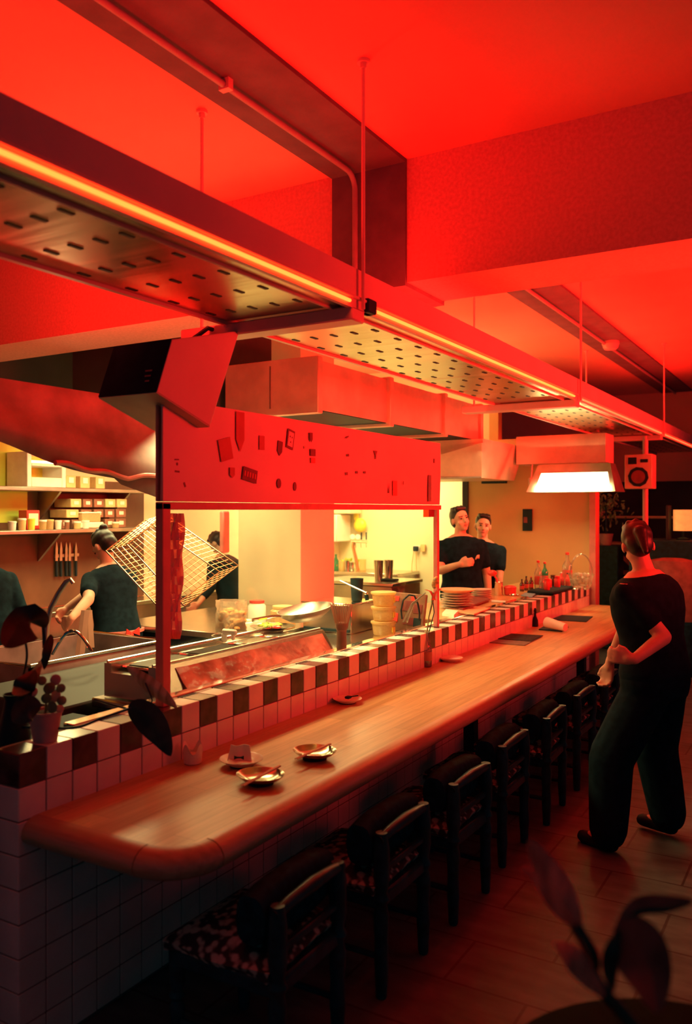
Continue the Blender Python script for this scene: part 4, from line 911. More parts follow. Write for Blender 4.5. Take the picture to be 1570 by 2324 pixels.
MB().sheet(rowsn, .004).sheet([[(x * .001, -.055 + j * .012, .004 + .004 * math.sin(j + x / 20)) for x in range(-42, 60, 8)] for j in range(5)], .003).build('fold', M['paper'], nk)
MB().prism([(-.020, -.03, .012), (-.008, -.03, .017), (.004, -.03, .017), (.016, -.03, .012), (.016, -.03, .026), (.004, -.03, .022), (-.008, -.03, .022), (-.020, -.03, .026)], (0, .005, 0)).build('bow', M['black'], nk, smooth=0)
for k, (u, v, lab, us, ue) in enumerate([(591, 1778, 'polished metal dish with chopsticks across it, nearest the counter edge', ((547, 1783), (633, 1738)), 0), (714, 1722, 'polished metal dish with chopsticks across it, right of the napkin plate', ((669, 1722), (748, 1688)), 1)]):
    p = at(u, v, Z=CT)
    md_ = thing('metal_dish', lab, 'dish', (p.x, p.y, ZC), 0, 'metal dishes on the counter')
    MB().lathe([(.02, .004), (.040, .003), (.046, .009), (.070, .018), (.084, .030), (.086, .034), (.081, .032), (.066, .021), (.040, .012), (.01, .012)], n=36, sx=1.0, sy=.9).build('bowl', M['brass'], md_)
    MB().lathe([(.03, 0.0), (.046, 0.0), (.046, .008), (.03, .008)], n=28).build('dark_foot', M['black'], md_)
    c0 = at(us[0][0], us[0][1], Z=CT + .036); c1 = at(us[1][0], us[1][1], Z=CT + .040)
    for j, dz in enumerate((0, .009)):
        T(MB().tube([c0 + Vector((dz, dz * .3, 0)), c1 + Vector((dz * .6, 0, 0))], [.0022, .0036], 8).build('chopstick', M['chop']), ['left', 'right'][j] + ' chopstick of the pair on the metal dish ' + ['nearest the counter edge', 'right of the napkin plate'][k], 'chopstick', 'chopsticks')
p = at(788, 1595, Z=CT)
wd = thing('small_dish', 'small cream dish with a black clip on it, alone in the middle of the counter', 'dish', (p.x, p.y, ZC))
MB().lathe([(.02, 0), (.040, 0), (.044, .006), (.070, .020), (.072, .023), (.066, .021), (.04, .010), (.01, .009)], n=32).build('bowl', M['ceramic'], wd); MB().lathe([(.02, -.0), (.042, .0), (.043, .006), (.02, .006)], n=24).build('dark_foot', M['black'], wd)
T(MB().bbox((p.x - .006, p.y - .02, ZC + .022), (p.x + .02, p.y + .012, ZC + .034), .004).tube([(p.x + .01, p.y, ZC + .03), (p.x + .045, p.y + .03, ZC + .034)], .003, 6).build('black_clip', M['black']), 'tiny black clip lying on the small cream dish', 'clip')
# bottle vase with flower, candle, dish
p = at(967, 1513, Z=CT)
bv = thing('bottle_vase', 'brown glass bottle used as a vase on the counter beside a candle', 'vase', (p.x, p.y, ZC))
MB().lathe([(.030, 0), (.034, .004), (.035, .10), (.030, .125), (.014, .165), (.012, .21), (.014, .212), (.014, .222)], n=24).build('bottle', M['bottleglass'], bv)
MB().lathe([(.028, .003), (.0335, .006), (.0335, .03)], n=24).build('dark_base', M['amber'], bv); MB().lathe([(.0355, .04), (.0358, .042), (.0358, .09), (.0355, .092)], n=24).build('label_band', M['bamboo'], bv)
fl = thing('orange_flower', 'orange lily-shaped flower on a long stem in the brown bottle', 'flower', (p.x, p.y, ZC + .1))
D0 = (p.y * CS - p.x * SN)
st = [at(u, v, d=D0) for u, v in ((967, 1505), (968, 1440), (973, 1400), (980, 1370), (984, 1345))]
MB().tube(st, [.004, .004, .004, .006, .011], 8).build('stem', M['leafgreen'], fl, world=True)
MB().ball(at(988, 1322, d=D0), (.022, .020, .040), 14, rot=Euler((0, R(18), 0)).to_matrix()).build('bloom', M['food'], fl, world=True)
MB().sheet([[at(u + 3 * j, v, d=D0 - .02) for u, v in ((962, 1338), (974, 1342), (984, 1362))] for j in range(3)], .002).build('petal', M['spathe'], fl, world=True)
MB().sheet([[at(u - 3 * j, v, d=D0 - .02) for u, v in ((1003, 1336), (992, 1344), (984, 1362))] for j in range(3)], .002).build('petal', M['spathe'], fl, world=True)
T(MB().tube([at(u, v, d=D0 + .02) for u, v in ((968, 1500), (972, 1440), (985, 1390), (982, 1362), (990, 1340))], .003, 6).build('twig', M['blackwood']), 'thin dark twig beside the orange flower in the bottle', 'twig')
p = at(990, 1499, Z=CT)
cn = thing('candle', 'small lit yellow candle beside the bottle vase', 'candle', (p.x, p.y, ZC)); MB().lathe([(.016, 0), (.018, .002), (.018, .04), (.016, .043)], n=18).build('wax', M['wax'], cn); MB().tube([(0, 0, .04), (.001, 0, .052)], .0012, 5).build('wick', M['black'], cn)
p = at(1023, 1500, Z=CT)
T(MB().lathe([(.02, 0), (.055, 0), (.062, .01), (.074, .016), (.075, .024), (.05, .03), (.01, .032)], (p.x, p.y, ZC), n=28).build('round_dish', M['ceramic']), 'low round cream dish just right of the candle', 'dish')
# menus
def flat_quad(name, pts, z, th, m, label, cat, group=None):
    P = [at(u, v, Z=z) for u, v in pts]
    return tag(MB().prism(P, (0, 0, th)).build(name, m, smooth=0), label, cat, group)
menu_m = mat('menu_card', (0.17, 0.10, 0.07), 0.5, var=0.15, vscale=30)
flat_quad('menu_card', [(1086, 1457), (1190, 1466), (1228, 1447), (1115, 1440)], ZC, .004, menu_m, 'brown menu card lying open nearest on the far half of the counter', 'menu', 'menus on the counter')
flat_quad('menu_card', [(1112, 1449), (1205, 1456), (1232, 1443), (1130, 1437)], ZC + .0045, .004, M['soil'], 'darker menu card lying on top of the open brown one', 'menu', 'menus on the counter')
p = at(1214, 1422, Z=CT)
T(MB().lathe([(.022, 0), (.026, .004), (.024, .05), (.010, .085), (.009, .12), (.012, .125), (.006, .15)], (p.x, p.y, ZC), n=18).build('soy_bottle', M['black']), 'small dark pointed sauce bottle at the ledge, beyond the menus', 'bottle')
pf = thing('paper_roll', 'cream paper roll lying on a dark tray beyond the menus', 'paper roll', at(1250, 1425, Z=CT))
MB().tube([at(1240, 1412, d=6.6), at(1283, 1424, d=6.45)], [.042, .03], 16).build('roll', M['paper'], pf, world=True)
flat_quad('tray', [(1222, 1430), (1275, 1434), (1290, 1424), (1240, 1420)], ZC, .008, M['black'], 'dark flat tray under the paper roll', 'tray')
flat_quad('menu_card', [(1240, 1407), (1330, 1412), (1345, 1400), (1262, 1396)], ZC, .005, M['black'], 'black folder lying at the far end of the counter behind the paper roll', 'menu')

# ------------------------------------------------------------------ things on the wooden worktop, beside the two men
ZW = .956
def wat(u, v): q = at(u, v, Z=ZW); return q
for i in range(6):
    q = at(1048, 1384, Z=ZW) + Vector((-.06, .05, i * .019)); o_ = .006 * math.sin(i * 2)
    T(MB().lathe([(.03, 0), (.075, .0), (.105, .012), (.125, .017), (.124, .012), (.10, .006)][0:4] + [(.03, .010)], (q.x + o_, q.y, q.z), n=28).build('plate', M['ceramic']), ['bottom', 'second', 'third', 'fourth', 'fifth', 'top'][i] + ' plate of the wide cream stack in front of the left man', 'plate', 'wide stack of plates')
q = at(1048, 1384, Z=ZW) + Vector((-.06, .05, 6 * .019 + .004))
T(MB().lathe([(.03, 0), (.09, .004), (.14, .026), (.143, .030), (.10, .012), (.03, .010)], q, n=28).build('wooden_bowl', M['chop']), 'wide reddish wooden bowl on top of the plate stack', 'bowl')
for i in range(5):
    q = wat(1108, 1362) + Vector((-.10, .10, i * .016))
    T(MB().lathe([(.03, 0), (.06, 0), (.085, .012), (.086, .015), (.05, .008), (.02, .008)], q, n=24).build('plate', M['ceramic']), ['bottom', 'second', 'middle', 'fourth', 'top'][i] + ' plate of the smaller cream stack in front of the right man', 'plate', 'small stack of plates')
flat_quad('clipboard', [(1020, 1378), (1050, 1385), (1112, 1362), (1085, 1352)], ZW + .01, .012, M['stickdark'], 'dark red-brown clipboard leaning before the plate stack', 'clipboard')
flat_quad('chopping_board', [(1010, 1387), (1075, 1396), (1112, 1382), (1050, 1374)], ZW + .001, .008, M['chop'], 'pale chopping board at the near end of the wooden worktop', 'board')
flat_quad('white_cloth', [(1003, 1398), (1030, 1402), (1040, 1392), (1012, 1388)], ZW + .001, .02, M['paper'], 'crumpled white cloth at the near corner of the wooden worktop', 'cloth')
q = wat(1127, 1352); q.y += .05
sc_ = T(MB().lathe([(.034, 0), (.036, .003), (.036, .11), (.038, .113), (.034, .11), (.032, .01)], q, n=20).build('steel_cup', M['chrome']), 'shiny steel cup holding pink-red utensils between the plate stacks and bottles', 'cup')
fl2 = thing('pink_ladle', 'pink-red ladle standing in the shiny steel cup', 'ladle', q + Vector((0, 0, .1)))
MB().tube([(0, 0, -.08), (-.02, 0, .04), (-.04, 0, .07)], .008, 8).build('handle', M['redplastic'], fl2); MB().ball((-.06, 0, .09), (.045, .03, .028), 14).build('cup', M['redplastic'], fl2)
q = wat(1152, 1352)
T(MB().lathe([(.04, 0), (.05, .01), (.055, .07), (.045, .08), (.02, .085)], q + Vector((0, .06, 0)), n=20).build('pink_tub', M['redplastic']), 'round pink-red tub right of the steel cup', 'tub')
flat_quad('white_marker', [(1115, 1366), (1147, 1368), (1147, 1365), (1115, 1363)], ZW + .002, .006, M['white'], 'white marker pen lying at the edge of the wooden worktop', 'pen')
flat_quad('blue_card', [(1182, 1352), (1207, 1356), (1215, 1349), (1193, 1346)], ZW + .002, .006, M['bluepaper'], 'pale blue card on the worktop below the bottles', 'card')
T(MB().ball(wat(1165, 1352) + Vector((0, 0, .01)), (.05, .03, .012), 12).build('spoon_rest', M['chrome']), 'shiny spoon rest next to the pale blue card', 'spoon rest')
def bottle(u, v, r, h, m, cap, label, name='bottle', dy=0):
    q = wat(u, v); q.y += dy; o = thing(name, label, 'bottle', q)
    MB().lathe([(r * .9, 0), (r, .004), (r, h * .58), (r * .8, h * .66), (r * .36, h * .78), (r * .32, h * .95), (r * .3, h * .955)], n=20).build('body', m, o)
    MB().lathe([(r * .38, h * .93), (r * .4, h * .935), (r * .4, h), (r * .3, h * 1.01)], n=14).build('cap', cap, o)
    MB().lathe([(r * 1.01, h * .18), (r * 1.02, h * .19), (r * 1.02, h * .45), (r * 1.01, h * .46)], n=20).build('label_band', M['stickmid'], o)
bottle(1221, 1338, .035, .27, M['bottleglass'], M['redplastic'], 'clear orange-tinted bottle with red neck among the dark bottles')
bottle(1236, 1332, .032, .24, M['greenglass'], M['redplastic'], 'dark green bottle with red cap behind the clear orange-tinted one')
bottle(1287, 1327, .048, .32, M['bottleglass'], M['redplastic'], 'tall clear bottle with red cap behind the sauce tray')
bottle(1184, 1342, .020, .11, M['amber'], M['black'], 'short dark bottle at the left end of the sauce row')
bottle(1194, 1340, .020, .13, M['amber'], M['black'], 'second short dark bottle from the left in the sauce row')
bottle(1205, 1338, .022, .12, M['amber'], M['redplastic'], 'short brown bottle with red cap in front of the clear orange-tinted bottle')
bottle(1273, 1335, .030, .15, M['redplastic'], M['white'], 'red sauce bottle with white cap in the tray')
bottle(1288, 1334, .026, .14, M['redplastic'], M['black'], 'red sauce bottle with black cap in the tray')
tray = thing('condiment_tray', 'dark tray of small red-labelled sauce jars at the far end of the ledge', 'tray', wat(1262, 1342))
MB().bbox((-.16, -.35, 0.0), (.08, .30, .03), .01).build('base', M['black'], tray)
for i, (x_, y_, m, lab) in enumerate([(-.02, -.22, 'redplastic', 'red jar at the near end of the dark condiment tray'), (-.10, -.10, 'bottleglass', 'clear jar behind the near red jar in the condiment tray'), (-.02, .10, 'redplastic', 'red jar toward the far end of the condiment tray'), (-.09, .2, 'amber', 'brown jar at the far end of the condiment tray')]):
    q = wat(1262, 1342) + Vector((x_, y_, .031))
    T(MB().lathe([(.026, 0), (.028, .004), (.028, .07), (.022, .08), (.024, .082), (.024, .1), (.018, .102)], q, n=16).build('sauce_jar', M[m]), lab, 'jar', 'jars in the condiment tray')
ns = thing('napkin_stand', 'red upright napkin holder left of the condiment tray', 'napkin holder', wat(1244, 1340)); MB().bbox((-.05, -.02, 0), (.03, .02, .11), .01).build('frame', M['redplastic'], ns); MB().bbox((-.03, -.024, .015), (.015, -.02, .095), .003).build('napkins', M['black'], ns)
gb = thing('glass_basket', 'sparkling glass basket with tall arched handle at the far end of the ledge', 'basket', wat(1325, 1336) + Vector((0, -.1, 0)))
rr = []
for j, (r_, z_) in enumerate(((.05, 0), (.075, .02), (.09, .06), (.10, .11), (.115, .15))): rr.append([Vector(((r_ + .008 * math.cos(9 * a)) * math.cos(a), (r_ + .008 * math.cos(9 * a)) * math.sin(a), z_)) for a in [2 * PI * i / 54 for i in range(54)]])
MB().rings(rr, caps=False).build('bowl', M['bottleglass'], gb); MB().tube([(.105 * math.cos(R(a)) * CS, .105 * math.cos(R(a)) * SN, .14 + .19 * math.sin(R(a))) for a in range(0, 181, 12)], .008, 8).build('handle', M['bottleglass'], gb)
gg = MB()
for k in range(26): gg.ball((random.uniform(-.07, .07), random.uniform(-.07, .07), random.uniform(.04, .14)), random.uniform(.016, .028), 8)
gg.build('wrapped_sweets', M['film'], gb)

# ------------------------------------------------------------------ plants on the near ledge
def leaf(name, pts, wid, m, parent=None, fold=.25, roll=0.0, tip=0.0):
    """leaf blade along a midrib of 3D points; wid = half widths"""
    rows = []; n = len(pts)
    for i, p in enumerate(pts):
        t = (pts[min(i + 1, n - 1)] - pts[max(i - 1, 0)]).normalized()
        view = Vector((-SN, CS, 0)); side = t.cross(view)
        if side.length < .1: side = t.cross(Vector((0, 0, 1)))
        side.normalize(); nrm = side.cross(t).normalized()
        rot = Matrix.Rotation(roll, 3, t); side = rot @ side; nrm = rot @ nrm
        rows.append([p + side * (wid[i] * s_) + nrm * (abs(s_) * wid[i] * fold) for s_ in (-1, -.66, -.33, 0, .33, .66, 1)])
    return MB().sheet(rows, .0014).build(name, m, parent, world=parent is not None)
def spl(P, n=14):
    out = []; P = [P[0]] + list(P) + [P[-1]]
    for k in range(1, len(P) - 2):
        for i in range(n if k < len(P) - 3 else n + 1):
            t = i / n; a, b, c, d = P[k - 1], P[k], P[k + 1], P[k + 2]
            out.append(0.5 * ((2 * b) + (c - a) * t + (2 * a - 5 * b + 4 * c - d) * t * t + (3 * b - a - 3 * c + d) * t ** 3))
    return out
def wprof(n, w, peak=.45): return [w * math.sin(PI * min(1, max(0.02, (i / (n - 1)) ** (math.log(.5) / math.log(peak))))) ** .8 for i in range(n)]
pot = thing('potted_plant', 'small pale plastic pot with round-leaved plant at the near end of the tiled ledge', 'plant', (-2.215, 1.835, LZ + .001))
MB().lathe([(.030, 0), (.037, .0), (.038, .003), (.052, .088), (.055, .090), (.055, .098), (.050, .098), (.047, .085), (.02, .084)], n=28).build('pot', M['terracotta'], pot)
MB().lathe([(.01, .086), (.047, .086), (.045, .090), (.02, .094)], n=20).build('soil', M['soil'], pot)
pc = Vector((-2.215, 1.835, LZ + .09))
sm_ = MB()
for k, (u, v) in enumerate([(118, 1600), (105, 1590), (128, 1585), (112, 1560), (132, 1560)]):
    sm_.tube(spl([pc, (pc + at(u, v, d=2.68)) / 2 + Vector((0, 0, .01)), at(u, v, d=2.66 + .02 * (k % 3))], 5), .003, 6)
sm_.build('stems', M['leafgreen'], pot, world=True)
for k, (u, v, r_) in enumerate([(126, 1543, 13), (138, 1562, 11), (112, 1562, 14), (126, 1580, 15), (105, 1585, 12), (140, 1590, 11), (75, 1572, 13), (118, 1605, 14), (95, 1545, 11), (135, 1608, 10)]):
    rot = Euler((R(70 + 15 * math.sin(k * 2)), R(20 * math.sin(k)), YAW + R(30 * math.sin(k * 1.7)))).to_matrix()
    MB().ball(at(u, v, d=2.66 + .025 * math.sin(k * 2.3)), (r_ * .0014, r_ * .0014, .004), 14, rot=rot).build('leaf', M['leafgreen' if k % 3 else 'terracotta'], pot, world=True)
vs = thing('glass_vase', 'dark vase of tall stems at the left end of the ledge behind the pot', 'vase', at(60, 1655, d=2.75))
b_ = at(58, 1655, Z=LZ); 
vs.location = (-2.40, 1.86, .86)
MB().lathe([(.04, 0), (.05, .005), (.055, .08), (.035, .17), (.03, .20), (.036, .22), (.033, .22), (.027, .19)], n=24).build('body', M['black'], vs)
ped = T(MB().bbox((-2.75, 1.55, 0), (-2.295, 2.42, .858), .01).build('plant_cabinet', M['black']), 'black cabinet behind the near ledge carrying the vase', 'cabinet')
ts = thing('tall_stem_plant', 'dark tall stems with large drooping leaves rising from the vase', 'plant', vs.location + Vector((0, 0, .2)))
base = vs.location + Vector((0, 0, .18))
def P3(lst): return [at(u, v, d=d_) for u, v, d_ in lst]
MB().tube(spl([base] + P3([(96, 1500, 2.75), (100, 1455, 2.75), (98, 1418, 2.76)]), 8), .006, 8).build('stem', M['blackwood'], ts, world=True)
MB().tube(spl([base] + P3([(60, 1500, 2.7), (55, 1440, 2.65), (58, 1420, 2.65)]), 8), .004, 8).build('stem', M['blackwood'], ts, world=True)
L_ = spl(P3([(100, 1425, 2.7), (70, 1408, 2.6), (40, 1432, 2.55), (12, 1470, 2.5)]), 6); leaf('leaf', L_, wprof(len(L_), .058, .5), M['leaf'], ts, .3)
L_ = spl(P3([(90, 1500, 2.7), (70, 1530, 2.6), (50, 1560, 2.55), (32, 1578, 2.5)]), 6); leaf('leaf', L_, wprof(len(L_), .03, .5), M['leafgreen'], ts, .3)
L_ = spl(P3([(115, 1440, 2.75), (105, 1480, 2.7), (100, 1520, 2.7)]), 6); leaf('leaf', L_, wprof(len(L_), .016, .4), M['leaf'], ts, .4)
L_ = spl(P3([(62, 1600, 2.6), (50, 1570, 2.55), (60, 1545, 2.55), (80, 1520, 2.6)]), 6); leaf('leaf', L_, wprof(len(L_), .035, .5), M['leaf'], ts, .3)
L_ = spl(P3([(30, 1640, 2.5), (60, 1610, 2.52), (95, 1600, 2.55)]), 6); leaf('leaf', L_, wprof(len(L_), .04, .5), M['leaf'], ts, .3)
cl_ = thing('drooping_leaf_branch', 'dark branch leaning over the striped ledge with one hanging leaf and one streaked leaf', 'branch', at(170, 1650, Z=LZ + .02))
MB().tube(spl([Vector((-2.36, 1.86, LZ + .02))] + P3([(165, 1652, 2.68), (230, 1630, 2.72), (300, 1606, 2.76)]), 6), .0045, 8).build('stem', M['blackwood'], cl_, world=True)
MB().tube(spl(P3([(214, 1587, 2.80), (258, 1600, 2.78), (300, 1612, 2.76)]), 6), .004, 8).build('stem', M['blackwood'], cl_, world=True)
MB().tube(spl(P3([(300, 1606, 2.76), (318, 1600, 2.76), (340, 1604, 2.76)]), 4), .003, 8).build('stem', M['blackwood'], cl_, world=True)
L_ = spl(P3([(292, 1600, 2.76), (330, 1628, 2.74), (362, 1668, 2.72), (388, 1716, 2.70)]), 7); leaf('hanging_leaf', L_, wprof(len(L_), .050, .38), M['leaf'], cl_, .2)
L_ = spl(P3([(288, 1512, 2.86), (322, 1542, 2.84), (360, 1572, 2.82), (402, 1607, 2.8)]), 7); leaf('streaked_leaf', L_, wprof(len(L_), .026, .5), M['leafpale'], cl_, .35)
MB().tube(spl(P3([(330, 1610, 2.78), (345, 1590, 2.8), (330, 1550, 2.83)]), 4), .003, 6).build('stem', M['blackwood'], cl_, world=True)

# ------------------------------------------------------------------ foreground round table with flowers (bottom right)
tb = thing('round_table', 'black round table top whose rim crosses the bottom right corner', 'table', (-.188, 1.40, 0))
MB().lathe([(.05, .725), (.325, .725), (.335, .732), (.335, .745), (.328, .75), (.05, .75)], n=64).build('tabletop', mat('matt_black_table', (0.006, 0.010, 0.012), 0.9, spec=0.05), tb); MB().lathe([(.03, .03), (.025, .06), (.025, .725)], n=20).build('column', M['black'], tb); MB().lathe([(.20, 0), (.20, .015), (.03, .04)], n=32).build('base', M['black'], tb)
vp = Vector((-.05, 1.16, .751))
va = thing('flower_vase', 'dark narrow vase on the round black table', 'vase', vp); MB().lathe([(.03, 0), (.035, .005), (.04, .06), (.022, .14), (.02, .17), (.024, .175), (.02, .174)], n=24).build('body', M['black'], va)
fg = thing('wilted_lily', 'blurred pinkish lily with pale drooping leaves leaning over the floor, bottom right', 'flower', vp + Vector((0, 0, .15)))
vb_ = vp + Vector((0, 0, .12))
MB().tube(spl([vb_] + P3([(1385, 2270, 1.12), (1345, 2170, 1.12), (1305, 2100, 1.13)]), 6), [.009] * 19, 10).build('stem', M['leaf'], fg, world=True)
L_ = spl(P3([(1318, 2110, 1.13), (1280, 2050, 1.13), (1245, 1985, 1.14), (1200, 1905, 1.15)]), 7); leaf('spathe', L_, wprof(len(L_), .022, .45), M['spathe'], fg, .8)
L_ = spl(P3([(1290, 2085, 1.14), (1255, 2030, 1.15), (1215, 1985, 1.16), (1182, 1972, 1.17)]), 6); leaf('spathe', L_, wprof(len(L_), .012, .45), M['spathe'], fg, .5)
L_ = spl(P3([(1370, 2262, 1.1), (1330, 2215, 1.1), (1295, 2170, 1.1), (1255, 2140, 1.12)]), 6); leaf('petal', L_, wprof(len(L_), .015, .5), M['spathe'], fg, .3)
dl = thing('dry_leaf', 'large dull curling leaf at the right of the lily, near the right border', 'leaf', P3([(1440, 2200, 1.1)])[0])
L_ = spl(P3([(1405, 2090, 1.12), (1450, 2150, 1.1), (1478, 2220, 1.08), (1490, 2300, 1.05)]), 7); leaf('blade', L_, wprof(len(L_), .036, .4), M['dryleaf'], dl, .4)
L_ = spl(P3([(1400, 2100, 1.12), (1450, 2062, 1.12), (1510, 2055, 1.1), (1575, 2045, 1.08)]), 7); leaf('blade', L_, wprof(len(L_), .014, .5), M['dryleaf'], dl, .4)
L_ = spl(P3([(1390, 2250, 1.1), (1385, 2200, 1.1), (1395, 2150, 1.1), (1410, 2110, 1.12)]), 6); leaf('blade', L_, wprof(len(L_), .012, .5), M['leaf'], dl, .3)

# ------------------------------------------------------------------ the dark room beyond
sp = thing('monitor_speaker', 'pale-fronted loudspeaker with dark round cone mounted on a pole at the far right', 'loudspeaker', (0, 0, 0))
pc = at(1448, 1070, Y=8.85); sp.location = pc
MB().bbox((-.135, 0, -.175), (.135, .22, .175), .006).build('cabinet', M['duct'], sp)
MB().tube([(0, -.006, -.055), (0, .002, -.055)], .102, 10).build('cone_surround', M['black'], sp); MB().tube([(.02, .21, 0), (.02, .24, 0)], .03, 8).build('bracket', M['black'], sp); MB().tube([(0, -.009, -.055), (0, -.004, -.055)], .068, 24).build('cone', M['stickdark'], sp)
MB().bbox((-.10, -.006, .075), (-.015, .002, .145), .015).build('tweeter', M['black'], sp); MB().bbox((.02, -.006, .09), (.095, .002, .125), .01).build('port', M['black'], sp)
T(MB().tube([(pc.x + .02, pc.y + .26, 0), (pc.x + .02, pc.y + .26, HZ - .002)], .028, 14).build('speaker_pole', M['redmetal']), 'slim pole from floor to hood behind the pole loudspeaker', 'pole')
bs = thing('display_shelf', 'dark display shelf with dishes seen behind the waiter', 'shelf', (-2.4, 11.2, 0))
for z_ in (.9, 1.28, 1.62): MB().bbox((-.65, -.2, z_ - .03), (.85, .2, z_), .005).build('board', M['speakerwood'], bs)
for x_ in (-.65, .83): MB().bbox((x_, -.2, 0), (x_ + .03, .2, 1.9), .005).build('upright', M['blackwood'], bs)
MB().prism([(-.55, -.21, .93), (-.49, -.21, .93), (-.13, -.21, 1.25), (-.19, -.21, 1.25)], (0, .03, 0)).prism([(.2, -.21, .93), (.14, -.21, .93), (-.19, -.21, 1.25), (-.13, -.21, 1.25)], (0, .03, 0)).build('cross_brace', M['speakerwood'], bs)
for i, (x_, z_, r_, m, lab) in enumerate([(-.35, 1.621, .10, 'ceramic', 'cream bowl on the top board of the dark display shelf'), (-.30, 1.282, .12, 'ceramic', 'cream dish stack on the middle board of the dark display shelf'), (.1, 1.282, .07, 'ceramic', 'small cream bowl right of the dish stack on the display shelf'), (.45, 1.282, .08, 'terracotta', 'clay bowl at the right of the middle board of the display shelf'), (-.3, .902, .10, 'ceramic', 'cream bowl on the lowest board of the display shelf')]):
    T(MB().lathe([(r_ * .5, 0), (r_ * .6, .005), (r_, r_ * .6), (r_ * .95, r_ * .62), (r_ * .5, .02)], (-2.4 + x_, 11.15, z_), n=20).build('bowl', M[m]), lab, 'bowl')
def bush(name, label, c, r, n, m):
    o = thing(name, label, 'plant', c); lf = MB()
    for k in range(n):
        q = Vector((random.gauss(0, r * .4), random.gauss(0, r * .35), random.gauss(0, r * .45)))
        lf.ball(q, (r * .13, r * .05, .008), 6, rot=Euler((random.random() * 3, random.random() * 3, random.random() * 3)).to_matrix())
    lf.build('foliage', m, o); MB().tube([(0, 0, -r * 1.2), (0, 0, r * .3)], .012, 6).build('stem', M['blackwood'], o); MB().lathe([(.06, -r * 1.2 - .14), (.09, -r * 1.2)], n=16).build('pot', M['terracotta'], o)
pb_ = at(1375, 1150, Y=10.6); bush('leafy_plant', 'grey-green leafy plant between the ochre wall and the pole loudspeaker', pb_, .28, 150, M['leafgreen'])
T(MB().bbox((pb_.x - .18, pb_.y - .15, 0), (pb_.x + .18, pb_.y + .15, pb_.z - .28 * 1.2 - .142), .01).build('plant_stand', M['blackwood']), 'dark stand under the grey-green leafy plant', 'stand')
pl_ = at(1545, 1215, Y=9.8)
dt = T(MB().bbox((pl_.x - .5, pl_.y - .25, 0), (pl_.x + .9, pl_.y + .5, pl_.z - .05), .01).build('side_cabinet', M['blackwood']), 'dark cabinet at the far right edge carrying the lit lamp', 'cabinet')
la = thing('table_lamp', 'glowing orange table lamp on the cabinet at the far right edge', 'lamp', (pl_.x + .02, pl_.y, pl_.z - .049))
MB().lathe([(.07, 0), (.07, .015), (.015, .03), (.012, .12)], n=20).build('base', M['black'], la); MB().lathe([(.10, .10), (.10, .33)], n=24).build('lamp_shade', M['lampglow'], la)
T(MB().bbox((pl_.x - .14, pl_.y - .1, pl_.z - .049), (pl_.x - .115, pl_.y + .1, pl_.z + .33), .003).build('lamp_screen', M['walldark']), 'upright dark panel just left of the glowing lamp', 'panel')
ra = thing('red_round_seat', 'faded red rounded seat back behind the waiter at the far right', 'seat', at(1525, 1290, Y=9.2)); ra.location.z = 0
MB().lathe([(.30, .55), (.32, .60), (.31, 1.05), (.25, 1.17), (.10, 1.2)], n=32, sy=.5).build('backrest', mat('faded_red_cloth', (0.36, 0.12, 0.10), 0.8), ra); MB().lathe([(.28, 0.0), (.30, .02), (.30, .56)], n=28, sy=.6).build('base', M['blackwood'], ra)

